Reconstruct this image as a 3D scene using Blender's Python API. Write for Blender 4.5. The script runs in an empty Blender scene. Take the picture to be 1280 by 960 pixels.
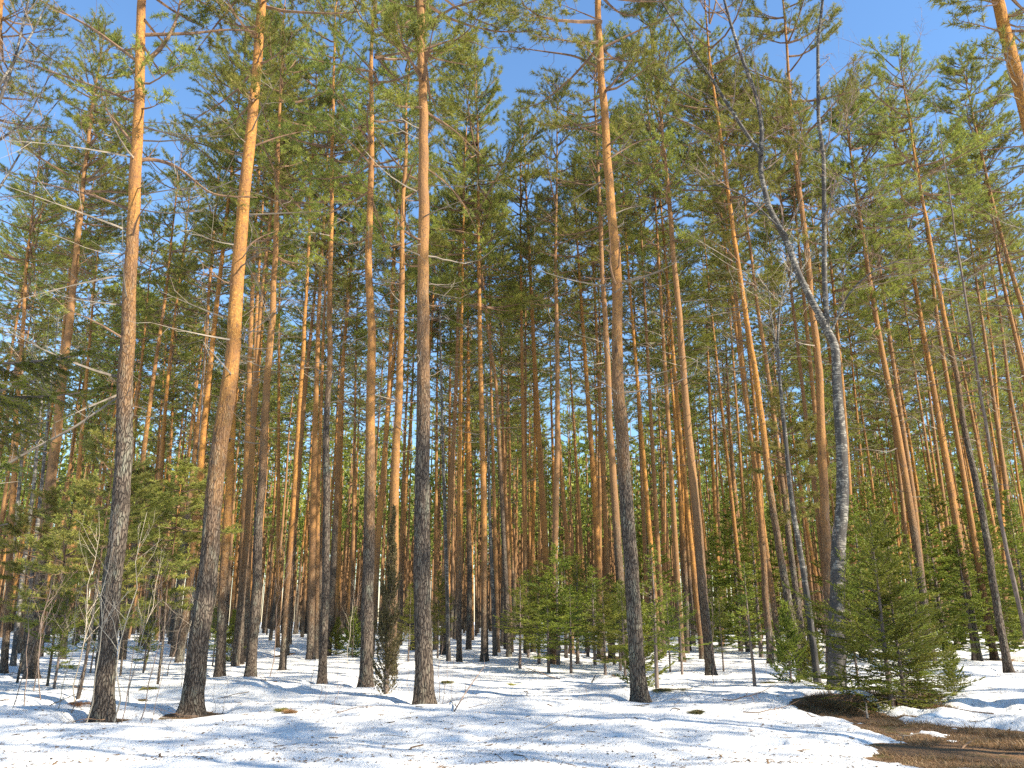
import bpy, math, random
import numpy as np
from mathutils import Vector, Matrix

# ------------------------------------------------------------------ camera, sky, sun, exposure
scn = bpy.context.scene
COL = scn.collection
F, CX, CY = 1000.0, 640.0, 480.0            # photograph is 1280 x 960
PITCH = math.radians(16.4)
EYE = 1.6
cam = bpy.data.cameras.new('camera'); cam.sensor_fit = 'HORIZONTAL'; cam.sensor_width = 36
cam.lens = 36 * F / 1280; cam.clip_start = 0.05; cam.clip_end = 2000
co = bpy.data.objects.new('camera', cam); COL.objects.link(co)
co.location = (0, 0, EYE); co.rotation_euler = (math.pi / 2 + PITCH, 0, 0)
scn.camera = co

SUN_AZ, SUN_EL = math.radians(63), math.radians(36)   # sun behind the camera, to its right
to_sun = Vector((math.sin(SUN_AZ) * math.cos(SUN_EL), -math.cos(SUN_AZ) * math.cos(SUN_EL), math.sin(SUN_EL)))
world = bpy.data.worlds.new('World'); scn.world = world; world.use_nodes = True
wn = world.node_tree.nodes; wl = world.node_tree.links; wn.clear()
sky = wn.new('ShaderNodeTexSky'); sky.sky_type = 'NISHITA'; sky.sun_disc = False
sky.sun_elevation = SUN_EL; sky.sun_rotation = math.pi - SUN_AZ
sky.air_density = 1.5; sky.dust_density = 0.0; sky.ozone_density = 8.0
bg = wn.new('ShaderNodeBackground'); bg.inputs[1].default_value = 0.106
wo = wn.new('ShaderNodeOutputWorld'); wl.new(sky.outputs[0], bg.inputs[0]); wl.new(bg.outputs[0], wo.inputs[0])
sl = bpy.data.lights.new('sun', 'SUN'); sl.energy = 5.0; sl.angle = math.radians(0.53); sl.color = (1.0, 0.91, 0.75)
so = bpy.data.objects.new('sun', sl); COL.objects.link(so)
so.rotation_euler = to_sun.to_track_quat('Z', 'Y').to_euler(); so.location = (20, -20, 40)
vs = scn.view_settings; vs.view_transform = 'Standard'; vs.look = 'None'; vs.gamma = 1.0; vs.use_curve_mapping = False
vs.exposure = 1.3
scn.render.engine = 'CYCLES'
cy = scn.cycles; cy.max_bounces = 3; cy.diffuse_bounces = 2; cy.glossy_bounces = 1; cy.transmission_bounces = 2; cy.caustics_reflective = False; cy.caustics_refractive = False
cy.use_denoising = False; cy.sample_clamp_indirect = 4.0

R = random.Random(7)
NR = np.random.RandomState(7)

# ------------------------------------------------------------------ small maths helpers
def hash2(ix, iy, s):
    n = (ix.astype(np.int64) * 374761393 + iy.astype(np.int64) * 668265263 + s * 974711) & 0x7fffffff
    n = ((n ^ (n >> 13)) * 1274126177) & 0x7fffffff
    return ((n ^ (n >> 16)) & 0xffff) / 65535.0
def vn(x, y, s=0):
    x = np.asarray(x, float); y = np.asarray(y, float)
    ix = np.floor(x); iy = np.floor(y); fx = x - ix; fy = y - iy
    fx = fx * fx * (3 - 2 * fx); fy = fy * fy * (3 - 2 * fy)
    a = hash2(ix, iy, s); b = hash2(ix + 1, iy, s); c = hash2(ix, iy + 1, s); d = hash2(ix + 1, iy + 1, s)
    return (a + (b - a) * fx) * (1 - fy) + (c + (d - c) * fx) * fy - 0.5
def fbm(x, y, s=0, o=3):
    r = 0; a = 1.0
    for k in range(o):
        r = r + a * vn(np.asarray(x) * 2 ** k, np.asarray(y) * 2 ** k, s + k); a *= 0.5
    return r
SP, CP = math.sin(PITCH), math.cos(PITCH)
def ray(x, y):
    u = (x - CX) / F; v = -(y - CY) / F
    return np.array([u, CP - SP * v, SP + CP * v])     # per unit of depth
def flat(x, y):                                        # pixel -> point on the level ground
    d = ray(x, y); t = EYE / -d[2]
    return d[0] * t, d[1] * t
MX, MY = flat(1065, 884)                               # the mound the big birch stands on
def ground_h(x, y):
    x = np.asarray(x, float); y = np.asarray(y, float)
    far = np.clip((np.hypot(x, y) - 8) / 30, 0, 1)
    h = 0.10 * fbm(x / 6.0, y / 6.0, 3, 2) + 0.5 * far * fbm(x / 26.0 + 4, y / 26.0, 11, 2)
    h = h + 0.26 * np.exp(-(((x - MX) / 1.35) ** 2 + ((y - MY) / 0.75) ** 2))
    lx, ly = LB
    h = h + 0.16 * np.exp(-(((x - lx) / 1.6) ** 2 + ((y - ly) / 0.8) ** 2))
    return h
LB = flat(330, 872)
def on_ground(x, y):                                   # pixel -> point on the uneven ground
    d = ray(x, y); z = 0.0; d2 = min(d[2], -0.012)
    for _ in range(12):
        t = (EYE - z) / -d2
        z = 0.5 * z + 0.5 * float(ground_h(d[0] * t, d[1] * t))
    return np.array([d[0] * t, d[1] * t, float(ground_h(d[0] * t, d[1] * t))])
def on_plane(x, y, Y):
    d = ray(x, y); t = Y / d[1]
    return np.array([d[0] * t, Y, EYE + d[2] * t]), t

# ------------------------------------------------------------------ mesh helpers
def mesh(name, V, parts, mats, smooth=False):
    """parts: list of (faces array n x k, material index)"""
    me = bpy.data.meshes.new(name)
    V = np.asarray(V, np.float32)
    me.vertices.add(len(V)); me.vertices.foreach_set('co', V.ravel())
    nl = sum(f.size for f, _ in parts); npoly = sum(len(f) for f, _ in parts)
    me.loops.add(nl); me.polygons.add(npoly)
    me.loops.foreach_set('vertex_index', np.concatenate([f.ravel() for f, _ in parts]).astype(np.int32))
    tot = np.concatenate([np.full(len(f), f.shape[1]) for f, _ in parts])
    st = np.concatenate([[0], np.cumsum(tot)[:-1]])
    me.polygons.foreach_set('loop_start', st.astype(np.int32)); me.polygons.foreach_set('loop_total', tot.astype(np.int32))
    me.polygons.foreach_set('material_index', np.concatenate([np.full(len(f), m) for f, m in parts]).astype(np.int32))
    sm = np.concatenate([np.full(len(f), (m in smooth) if isinstance(smooth, (set, tuple)) else smooth) for f, m in parts])
    me.polygons.foreach_set('use_smooth', sm.astype(bool))
    for m in mats: me.materials.append(m)
    me.update(calc_edges=True)
    return me
def norm(a):
    return a / np.maximum(np.linalg.norm(a, axis=-1, keepdims=True), 1e-9)
def tubes(P, Rd, sides=3):
    """P (M,N,3) polylines, Rd (M,N) radii -> verts, quads"""
    P = np.asarray(P, float); Rd = np.asarray(Rd, float); M, N, _ = P.shape
    T = np.empty_like(P); T[:, 1:-1] = P[:, 2:] - P[:, :-2]; T[:, 0] = P[:, 1] - P[:, 0]; T[:, -1] = P[:, -1] - P[:, -2]
    T = norm(T)
    ref = np.where(np.abs(T[:, :1, 2:3]) > 0.8, np.array([1.0, 0, 0]), np.array([0, 0, 1.0]))
    U = norm(np.cross(T, np.broadcast_to(ref, T.shape))); W = np.cross(T, U)
    a = np.arange(sides) * 2 * math.pi / sides
    V = P[:, :, None] + Rd[:, :, None, None] * (np.cos(a)[:, None] * U[:, :, None] + np.sin(a)[:, None] * W[:, :, None])
    idx = np.arange(M * N * sides).reshape(M, N, sides)
    q = np.stack([idx[:, :-1], np.roll(idx[:, :-1], -1, 2), np.roll(idx[:, 1:], -1, 2), idx[:, 1:]], -1).reshape(-1, 4)
    return V.reshape(-1, 3), q
def needles(P, D, n, length, width, spread, back, rs):
    """n thin needle triangles round each shoot tip P with axis D"""
    M = len(P)
    D = norm(D)
    ref = np.where(np.abs(D[:, 2:3]) > 0.9, np.array([1.0, 0, 0]), np.array([0, 0, 1.0]))
    U = norm(np.cross(D, ref)); W = np.cross(D, U)
    ph = rs.rand(M, n) * 2 * math.pi; el = spread * (0.45 + 0.75 * rs.rand(M, n))
    A = (np.cos(el)[..., None] * D[:, None] + np.sin(el)[..., None] * (np.cos(ph)[..., None] * U[:, None] + np.sin(ph)[..., None] * W[:, None]))
    o = P[:, None] - D[:, None] * (rs.rand(M, n) * back)[..., None]
    L = length * (0.7 + 0.6 * rs.rand(M, n))[..., None]
    S = norm(np.cross(A, rs.randn(M, n, 3))) * (width * 0.5)
    V = np.stack([o - S, o + S, o + A * L + S * 0.5, ], 2)
    V = V.reshape(-1, 3)
    return V, np.arange(len(V)).reshape(-1, 3)
class Geo:
    def __init__(s): s.V = []; s.f = []; s.n = 0
    def add(s, V, f, m): s.V.append(V); s.f.append((f + s.n, m)); s.n += len(V)
    def tube(s, P, r, sides=3, m=0):
        V, q = tubes(np.asarray(P)[None], np.asarray(r)[None], sides); s.add(V, q, m)
    def build(s, name, mats, smooth=False): return mesh(name, np.concatenate(s.V), s.f, mats, smooth)

def obj(name, data, parent=None, loc=(0, 0, 0), rot=(0, 0, 0), sc=(1, 1, 1)):
    o = bpy.data.objects.new(name, data); COL.objects.link(o)
    o.parent = parent; o.location = loc; o.rotation_euler = rot; o.scale = sc
    return o
def tag(o, label=None, cat=None, group=None, kind=None):
    if label: o['label'] = label
    if cat: o['category'] = cat
    if group: o['group'] = group
    if kind: o['kind'] = kind
    return o

# ------------------------------------------------------------------ materials
class Mat:
    def __init__(s, name, rough=0.8, spec=0.25):
        s.m = bpy.data.materials.new(name); s.m.use_nodes = True
        s.n = s.m.node_tree.nodes; s.l = s.m.node_tree.links
        s.b = s.n['Principled BSDF']; s.b.inputs['Roughness'].default_value = rough
        s.b.inputs['Specular IOR Level'].default_value = spec
    def new(s, t, **k):
        n = s.n.new(t)
        for a, v in k.items(): setattr(n, a, v)
        return n
    def put(s, v, sock):
        if isinstance(v, (int, float)): sock.default_value = v
        elif isinstance(v, tuple): sock.default_value = v if len(v) == 4 or sock.type == 'VECTOR' else (*v, 1)
        else: s.l.new(v, sock)
    def math(s, op, a, b=0.0, clamp=False):
        n = s.new('ShaderNodeMath', operation=op, use_clamp=clamp); s.put(a, n.inputs[0]); s.put(b, n.inputs[1]); return n.outputs[0]
    def noise(s, vec, scale, detail=4, rough=0.6):
        n = s.new('ShaderNodeTexNoise'); n.inputs['Scale'].default_value = scale; n.inputs['Detail'].default_value = detail
        n.inputs['Roughness'].default_value = rough; s.l.new(vec, n.inputs['Vector']); return n.outputs['Fac']
    def mapr(s, v, a, b, c=0.0, d=1.0):
        n = s.new('ShaderNodeMapRange'); s.put(v, n.inputs[0])
        for i, x in enumerate((a, b, c, d)): s.put(x, n.inputs[i + 1])
        return n.outputs[0]
    def mix(s, f, a, b):
        n = s.new('ShaderNodeMix', data_type='RGBA'); s.put(f, n.inputs[0]); s.put(a, n.inputs[6]); s.put(b, n.inputs[7]); return n.outputs[2]
    def coord(s, scale=(1, 1, 1), out='Object', jitter=True):
        t = s.new('ShaderNodeTexCoord'); mp = s.new('ShaderNodeMapping'); mp.inputs['Scale'].default_value = scale
        s.l.new(t.outputs[out], mp.inputs['Vector'])
        if jitter:
            oi = s.new('ShaderNodeObjectInfo'); k = s.math('MULTIPLY', oi.outputs['Random'], 37.0)
            c = s.new('ShaderNodeCombineXYZ'); s.l.new(k, c.inputs[0]); s.l.new(k, c.inputs[1]); s.l.new(k, c.inputs[2])
            s.l.new(c.outputs[0], mp.inputs['Location'])
        return mp.outputs[0]
    def bump(s, h, strength=0.5, dist=0.02):
        n = s.new('ShaderNodeBump'); n.inputs['Strength'].default_value = strength; n.inputs['Distance'].default_value = dist
        s.l.new(h, n.inputs['Height']); s.l.new(n.outputs[0], s.b.inputs['Normal'])
    def color(s, c): s.put(c, s.b.inputs['Base Color'])

def pine_bark():
    m = Mat('pine_bark', 0.85, 0.15)
    t = m.new('ShaderNodeTexCoord'); sx = m.new('ShaderNodeSeparateXYZ'); m.l.new(t.outputs['Object'], sx.inputs[0])
    at = m.new('ShaderNodeAttribute', attribute_type='OBJECT', attribute_name='bark_z')
    v1 = m.coord((1, 1, 0.25)); v2 = m.coord((1, 1, 0.45))
    nz = m.noise(v1, 3.0, 4)
    hgt = m.math('ADD', sx.outputs[2], m.math('MULTIPLY', m.math('SUBTRACT', nz, 0.5), 5.0))
    up = m.mapr(m.math('SUBTRACT', hgt, at.outputs['Fac']), -2.2, 2.4)
    # thick grey plates below
    vo = m.new('ShaderNodeTexVoronoi', feature='DISTANCE_TO_EDGE'); vo.inputs['Scale'].default_value = 26
    dn = m.new('ShaderNodeTexNoise'); dn.inputs['Scale'].default_value = 9; m.l.new(v1, dn.inputs['Vector'])
    vm = m.new('ShaderNodeVectorMath', operation='MULTIPLY_ADD'); m.l.new(dn.outputs['Color'], vm.inputs[0]); vm.inputs[1].default_value = (.09, .09, .16); m.l.new(v1, vm.inputs[2])
    m.l.new(vm.outputs[0], vo.inputs['Vector'])
    crack = m.mapr(vo.outputs['Distance'], 0.0, 0.16)
    n2 = m.noise(v2, 22, 6, 0.7); n3 = m.noise(v2, 5, 3)
    low = m.mix(n2, (0.075, 0.054, 0.040), (0.22, 0.175, 0.132))
    low = m.mix(m.mapr(n3, 0.52, 0.72), low, (0.22, 0.215, 0.16))
    low = m.mix(crack, (0.045, 0.032, 0.026), low)
    # thin flaking orange bark above
    n4 = m.noise(v2, 11, 5, 0.7); n5 = m.noise(m.coord((1, 1, 2.2)), 18, 4, 0.7)
    hi = m.mix(n4, (0.30, 0.112, 0.022), (0.50, 0.240, 0.052))
    hi = m.mix(m.mapr(n5, 0.52, 0.66), hi, (0.62, 0.35, 0.10))
    hi = m.mix(m.mapr(n5, 0.40, 0.28), hi, (0.17, 0.075, 0.032))
    n6 = m.noise(m.coord((1, 1, .5)), 2.6, 3); hi = m.mix(m.mapr(n6, .48, .66), hi, (0.27, 0.125, 0.042))
    n7 = m.noise(m.coord((1, 1, .6)), 17, 4, .75); hi = m.mix(m.mapr(n7, .53, .60, 0, .85), hi, (0.15, 0.075, 0.04))
    kv = m.new('ShaderNodeTexVoronoi'); kv.inputs['Scale'].default_value = 2.6; m.l.new(m.coord((1, 1, .55)), kv.inputs['Vector'])
    hi = m.mix(m.mapr(kv.outputs['Distance'], .13, .08), hi, (0.06, 0.035, 0.025))
    oi = m.new('ShaderNodeObjectInfo')
    hi = m.mix(m.mapr(oi.outputs['Random'], 0.0, 1.0, 0.0, 0.85), hi, (0.235, 0.135, 0.07))
    m.color(m.mix(up, low, hi))
    hb = m.math('ADD', m.math('MULTIPLY', crack, m.mapr(up, 0, 1, 1.0, 0.15)), m.math('ADD', m.math('MULTIPLY', n2, 0.6), m.math('MULTIPLY', n5, .5)))
    m.bump(hb, 0.9, 0.03)
    return m.m
def birch_bark(pale=1.0):
    m = Mat('birch_bark', 0.7, 0.2)
    v = m.coord((1, 1, 5.0)); vb = m.coord((1, 1, 0.7))
    n = m.noise(v, 7, 5, 0.7); n2 = m.noise(vb, 6, 4, 0.65)
    t = m.new('ShaderNodeTexCoord'); sx = m.new('ShaderNodeSeparateXYZ'); m.l.new(t.outputs['Object'], sx.inputs[0])
    c = m.mix(n2, (0.11, 0.095, 0.078), (0.50, 0.46, 0.385))
    c = m.mix(m.mapr(n, 0.47, 0.50), c, (0.075, 0.068, 0.06))
    dk = m.math('ADD', n2, m.mapr(sx.outputs[2], 0.0, 3.0, 0.12, 0.03))
    c = m.mix(m.mapr(dk, 0.50, 0.54), c, (0.07, 0.062, 0.055))
    m.color(c); m.bump(m.math('ADD', n, n2), 0.5, 0.02)
    return m.m
def plain(name, c1, c2, scale=12, rough=0.85, stretch=(1, 1, 1)):
    m = Mat(name, rough, 0.15); n = m.noise(m.coord(stretch), scale, 3)
    m.color(m.mix(m.mapr(n, 0.3, 0.7), c1, c2)); return m.m
def leaf(name, c1, c2, c3, scale=1.2, trans=0.3):
    """needles: colour drifts from clump to clump and from tree to tree; some light passes through"""
    m = Mat(name, 0.55, 0.3)
    n = m.noise(m.coord(), scale, 3, 0.7); n2 = m.noise(m.coord(), scale * 14, 2)
    c = m.mix(m.mapr(n, 0.35, 0.65), c1, c2); c = m.mix(m.mapr(n2, 0.5, 0.75), c, c3)
    oi = m.new('ShaderNodeObjectInfo')
    hs = m.new('ShaderNodeHueSaturation'); m.put(m.mapr(oi.outputs['Random'], 0, 1, 0.475, 0.515), hs.inputs['Hue'])
    m.put(m.mapr(oi.outputs['Random'], 0, 1, 0.78, 1.25), hs.inputs['Value']); m.l.new(c, hs.inputs['Color'])
    c = hs.outputs[0]
    m.color(c)
    tr = m.new('ShaderNodeBsdfTranslucent'); m.l.new(c, tr.inputs[0])
    mx = m.new('ShaderNodeMixShader'); mx.inputs[0].default_value = trans
    m.l.new(m.b.outputs[0], mx.inputs[1]); m.l.new(tr.outputs[0], mx.inputs[2])
    m.l.new(mx.outputs[0], m.n['Material Output'].inputs[0])
    return m.m
BARK = pine_bark()
BIRCH = birch_bark()
BRANCH = plain('pine_branch', (0.11, 0.07, 0.05), (0.27, 0.165, 0.095), 5)
DEADWOOD = plain('dead_wood', (0.10, 0.082, 0.066), (0.30, 0.25, 0.195), 3, stretch=(1, 1, 0.3))
TWIG = plain('bare_twig', (0.14, 0.095, 0.075), (0.30, 0.22, 0.17), 7)
PALETWIG = plain('pale_twig', (0.30, 0.24, 0.17), (0.52, 0.44, 0.33), 7)
SPRUCEBARK = plain('spruce_bark', (0.10, 0.075, 0.06), (0.22, 0.17, 0.14), 14, stretch=(1, 1, 0.4))
NEEDLE = leaf('pine_needles', (0.145, 0.180, 0.040), (0.30, 0.305, 0.052), (0.40, 0.375, 0.07), trans=.45)
YNEEDLE = leaf('young_pine_needles', (0.18, 0.20, 0.045), (0.32, 0.315, 0.06), (0.40, 0.37, 0.085))
SPRUCE = leaf('spruce_needles', (0.10, 0.135, 0.019), (0.235, 0.255, 0.032), (0.33, 0.32, 0.048), 2.0, 0.3)
JUNI = leaf('juniper_needles', (0.10, 0.10, 0.035), (0.17, 0.145, 0.055), (0.22, 0.16, 0.08), 3.0, 0.3)
DRY = leaf('dry_needles', (0.22, 0.10, 0.045), (0.32, 0.17, 0.08), (0.26, 0.16, 0.08), 3.0, 0.2)

# ------------------------------------------------------------------ ground and snow
BARE = []                                  # (x, y, rx, ry, strength) bare patches and one drawn-in shadow strip, metres
def bare_px(x, y, wx, wy, k=1.0):
    gx, gy = flat(x, y); dep = math.hypot(gy, EYE)
    y0 = flat(x, y - wy)[1]; y1 = flat(x, y + wy)[1]
    BARE.append((gx, gy, wx * dep / F, abs(y0 - y1) / 2, k))
for a in ((1200, 938, 95, 9, 1.5), (1260, 925, 70, 14, 1.5), (1150, 950, 60, 12, 1.4), (1290, 955, 150, 14, 1.4),
          (1225, 905, 45, 5, 0.7), (1165, 912, 40, 6, 0.9), (1260, 893, 40, 5, 0.9),
          (1045, 889, 46, 10, 1.5), (1090, 898, 55, 8, 1.3), (1130, 886, 55, 7, 1.2), (1020, 878, 22, 7, 1.1), (1160, 878, 30, 5, .9),
          (975, 942, 70, 3, 0.95), (1115, 912, 45, 7, 1.2), (1140, 925, 40, 7, 1.2), (1070, 910, 24, 5, 1.0), (700, 812, 60, 6, 0.8), (1130, 868, 45, 8, 1.0),  # thin leading strip is a shadow line on the snow, drawn as bared ground
          (345, 873, 22, 3, 0.75), (190, 878, 22, 5, 0.8), (80, 885, 35, 5, 0.8), (760, 822, 40, 5, 0.9),
          (1240, 826, 40, 4, 0.9), (365, 818, 16, 3, .9)): bare_px(*a)
def axis(spans):
    out = [spans[0][0]]
    for a, b, s0, s1 in spans:
        p = a
        while p < b - 1e-6:
            f = (p - a) / (b - a); p = min(b, p + s0 + (s1 - s0) * f); out.append(p)
    return np.array(out)
def terrain(name, xs, ys, z_of, mat):
    X, Y = np.meshgrid(xs, ys); Z = z_of(X, Y)
    V = np.stack([X, Y, Z], -1).reshape(-1, 3); i = np.arange(X.size).reshape(X.shape)
    q = np.stack([i[:-1, :-1], i[:-1, 1:], i[1:, 1:], i[1:, :-1]], -1).reshape(-1, 4)
    return obj(name, mesh(name, V, [(q, 0)], [mat], True))
def bare_mask(X, Y):
    wx = X + 0.42 * fbm(X * 1.7, Y * 1.7, 31, 4); wy = Y + 0.6 * fbm(X * 1.7, Y * 1.7, 47, 4)
    m = np.zeros(X.shape)
    for e_ in BARE:
        bx, by, rx, ry, k = e_[:5]; wf = e_[5] if len(e_) > 5 else 1.0
        near = (np.abs(X - bx) < 2.6 * rx + .6) & (np.abs(Y - by) < 2.6 * ry + .6)
        if not near.any(): continue
        e = k * np.exp(-(((X[near] + wf * (wx[near] - X[near]) - bx) / rx) ** 2 + ((Y[near] + wf * (wy[near] - Y[near]) - by) / ry) ** 2))
        m[near] = np.maximum(m[near], e)
    return m
def snow_z(X, Y):
    near = np.clip(1 - (np.hypot(X, Y) - 45) / 60, 0.15, 1)
    d = 0.13 + near * (0.13 * fbm(X / 2.6, Y / 2.2, 5, 2) + 0.055 * fbm(X / 0.75, Y / 0.6, 8, 2) + 0.015 * fbm(X / 0.2, Y / 0.16, 12, 2))
    pit = np.maximum(0, vn(X / 0.42, Y / 0.36, 21) - 0.22); d = d - near * 0.22 * pit
    d = d - 0.30 * np.clip(bare_mask(X, Y) * (1 + .5 * fbm(X * 4, Y * 4, 61, 3)) - 0.12, 0, 1)
    d = np.where(np.hypot(X, Y) > 60, np.maximum(d, 0.03), d)
    return ground_h(X, Y) + d
def floor_z(X, Y): return ground_h(X, Y) + 0.02 * fbm(X / 0.3, Y / 0.3, 77, 2)

def snow_mat():
    m = Mat('old_snow', 0.55, 0.3)
    v = m.coord(jitter=False)
    n1 = m.noise(v, 0.9, 4); n2 = m.noise(v, 26, 4, 0.7); n3 = m.noise(v, 7, 5, 0.7); n4 = m.noise(v, 70, 2)
    c = m.mix(m.mapr(n1, 0.35, 0.65), (0.73, 0.72, 0.70), (0.82, 0.80, 0.76))
    c = m.mix(m.math('MULTIPLY', m.mapr(n2, 0.60, 0.70), m.mapr(n3, 0.45, 0.62)), c, (0.33, 0.24, 0.16))
    c = m.mix(m.math('MULTIPLY', m.mapr(n4, 0.68, 0.72), 0.75), c, (0.16, 0.12, 0.085))
    m.color(c); m.bump(m.math('ADD', m.math('MULTIPLY', n3, 1.6), m.math('MULTIPLY', n2, 0.35)), 0.7, 0.05)
    return m.m
def floor_mat():
    m = Mat('needle_litter', 0.9, 0.1)
    v = m.coord(jitter=False)
    n1 = m.noise(v, 1.3, 4); n2 = m.noise(v, 30, 5, 0.75); n3 = m.noise(v, 5, 4)
    c = m.mix(n2, (0.06, 0.037, 0.023), (0.36, 0.22, 0.12))
    c = m.mix(m.mapr(n3, 0.5, 0.7), c, (0.26, 0.14, 0.065))
    c = m.mix(m.math('MULTIPLY', m.mapr(n1, 0.56, 0.66), 0.7), c, (0.075, 0.09, 0.025))
    m.color(c); m.bump(n2, 0.9, 0.05)
    return m.m

xs = axis([(-400, -60, 40, 5), (-60, -22, 4, .35), (-22, -13, .3, .12), (-13, 13, .075, .075), (13, 22, .12, .3), (22, 60, .35, 4), (60, 400, 5, 40)])
ys = axis([(-80, 0, 10, 1.2), (0, 8.5, 1, .1), (8.5, 20, .05, .075), (20, 40, .08, .3), (40, 90, .35, 1.6), (90, 500, 2, 60)])

# ------------------------------------------------------------------ tree generators
def pine_crown(seed, L=10.0, Rad=2.0, whorl=0.42, nbr=4, shoots=1.0, low=0.55, n=15, nlen=0.115, nwid=0.014, dead=10, tip=0.5, mat=None):
    """a Scots pine crown from z=0 (lowest live branch) to z=L, plus bare dead branches below it"""
    rs = np.random.RandomState(seed); g = Geo()
    mains = []; mr = []; secs = []; sr = []; tips = []; dirs = []
    z = 0.0
    while z < L - 0.15:
        t = z / L
        prof = (low + (1 - low) * min(1, t / 0.3)) * (1 - max(0, (t - 0.35) / 0.65) ** 2.2 * 0.7)
        for b in range(nbr + rs.randint(-1, 2)):
            if rs.rand() < 0.28: continue
            ln = Rad * prof * (0.35 + 0.9 * rs.rand()); az = rs.rand() * 2 * math.pi
            el = math.radians(-4 + 45 * t + rs.randn() * 11)
            s = np.linspace(0, 1, 6)
            az_s = az + rs.randn() * 0.35 * s + 0.12 * rs.randn(6).cumsum() * s
            e_s = el + (0.35 - 0.75 * (1 - t)) * np.sin(s * 3.0) * rs.rand() + 0.45 * s * rs.rand()
            st = np.stack([np.cos(e_s) * np.cos(az_s), np.cos(e_s) * np.sin(az_s), np.sin(e_s)], -1) * (ln / 5)
            P = np.concatenate([[[0, 0, z + rs.rand() * 0.12]], (np.array([0, 0, z]) + np.cumsum(st[1:], 0))])
            r0 = 0.012 + 0.012 * ln
            mains.append(P); mr.append(r0 * (1 - 0.85 * s))
            k = max(3, int(ln / 0.14 * shoots)); start = 0.26 + 0.26 * rs.rand() * (1 - t)
            for j in range(k):
                u = start + (1 - start) * (j + rs.rand() * 0.8) / k; u = min(u, 0.995)
                i = min(4, int(u * 5)); w = u * 5 - i; p = P[i] * (1 - w) + P[i + 1] * w; d0 = norm(P[i + 1] - P[i])
                side = 1 if j % 2 else -1
                a = side * math.radians(48 + 18 * rs.randn()); ca, sa = math.cos(a), math.sin(a)
                d = np.array([d0[0] * ca - d0[1] * sa, d0[0] * sa + d0[1] * ca, d0[2] * 0.6 + 0.18 + 0.22 * rs.randn()]); d = norm(d)
                sl_ = (0.18 + 0.50 * (1 - u) * ln) * (0.6 + 0.7 * rs.rand())
                q = np.stack([p, p + d * sl_ * 0.5, p + d * sl_ + np.array([0, 0, sl_ * 0.16])])
                secs.append(q); sr.append([0.006, 0.005, 0.003])
                m = 2 + int(sl_ / 0.075 * shoots)
                for x in range(m):
                    f = 1 - (x / m) * 0.8
                    pp = q[0] * (1 - f) + q[2] * f; sd = rs.randn(3) * 0.55 + np.array([0, 0, 0.25])
                    dd = norm(d + sd * (0.3 if x == 0 else 1.0))
                    tips.append(pp + dd * (0.04 + 0.08 * rs.rand())); dirs.append(dd)
        z += whorl * (0.6 + 0.8 * rs.rand()) * (1 - 0.35 * t)
    for j in range(14):                                   # leader shoots
        tips.append(np.array([0, 0, L - 0.5 * j / 14]) + rs.randn(3) * 0.06); dirs.append(norm(np.array([0, 0, 1]) + rs.randn(3) * 0.4))
    V, q = tubes(mains, mr, 4); g.add(V, q, 0)
    V, q = tubes(secs, sr, 3); g.add(V, q, 0)
    V, f = needles(np.array(tips), np.array(dirs), n, nlen, nwid, 1.0, 0.11, rs); g.add(V, f, 1)
    D = []; Dr = []; Ds = []; Dsr = []
    for j in range(dead):                                 # bare branches under the live crown
        zz = -0.2 - 5.0 * rs.rand() ** 1.3; ln = Rad * (0.25 + 0.55 * rs.rand()); az = rs.rand() * 6.283; e0 = math.radians(rs.randn() * 16)
        s = np.linspace(0, 1, 6); e_s = e0 + (rs.rand() - 0.35) * 0.9 * s; a_s = az + 0.5 * rs.randn() * s
        st = np.stack([np.cos(e_s) * np.cos(a_s), np.cos(e_s) * np.sin(a_s), np.sin(e_s)], -1) * ln / 5
        P = np.array([0, 0, zz]) + np.concatenate([[[0, 0, 0]], np.cumsum(st[1:], 0)])
        D.append(P); Dr.append((0.006 + 0.007 * ln) * (1 - 0.85 * s))
        for x in range(rs.randint(2, 6)):
            i = rs.randint(2, 6); d = norm(norm(P[i] - P[i - 1]) + rs.randn(3) * 0.7); l2 = 0.2 + 0.5 * rs.rand()
            Ds.append(np.stack([P[i], P[i] + d * l2 * .5, P[i] + d * l2 + rs.randn(3) * 0.06])); Dsr.append([0.005, 0.004, 0.002])
    if D:
        V, q = tubes(D, Dr, 3); g.add(V, q, 2); V, q = tubes(Ds, Dsr, 3); g.add(V, q, 2)
    return g.build('pine_crown', [BRANCH, mat or NEEDLE, DEADWOOD])

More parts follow.
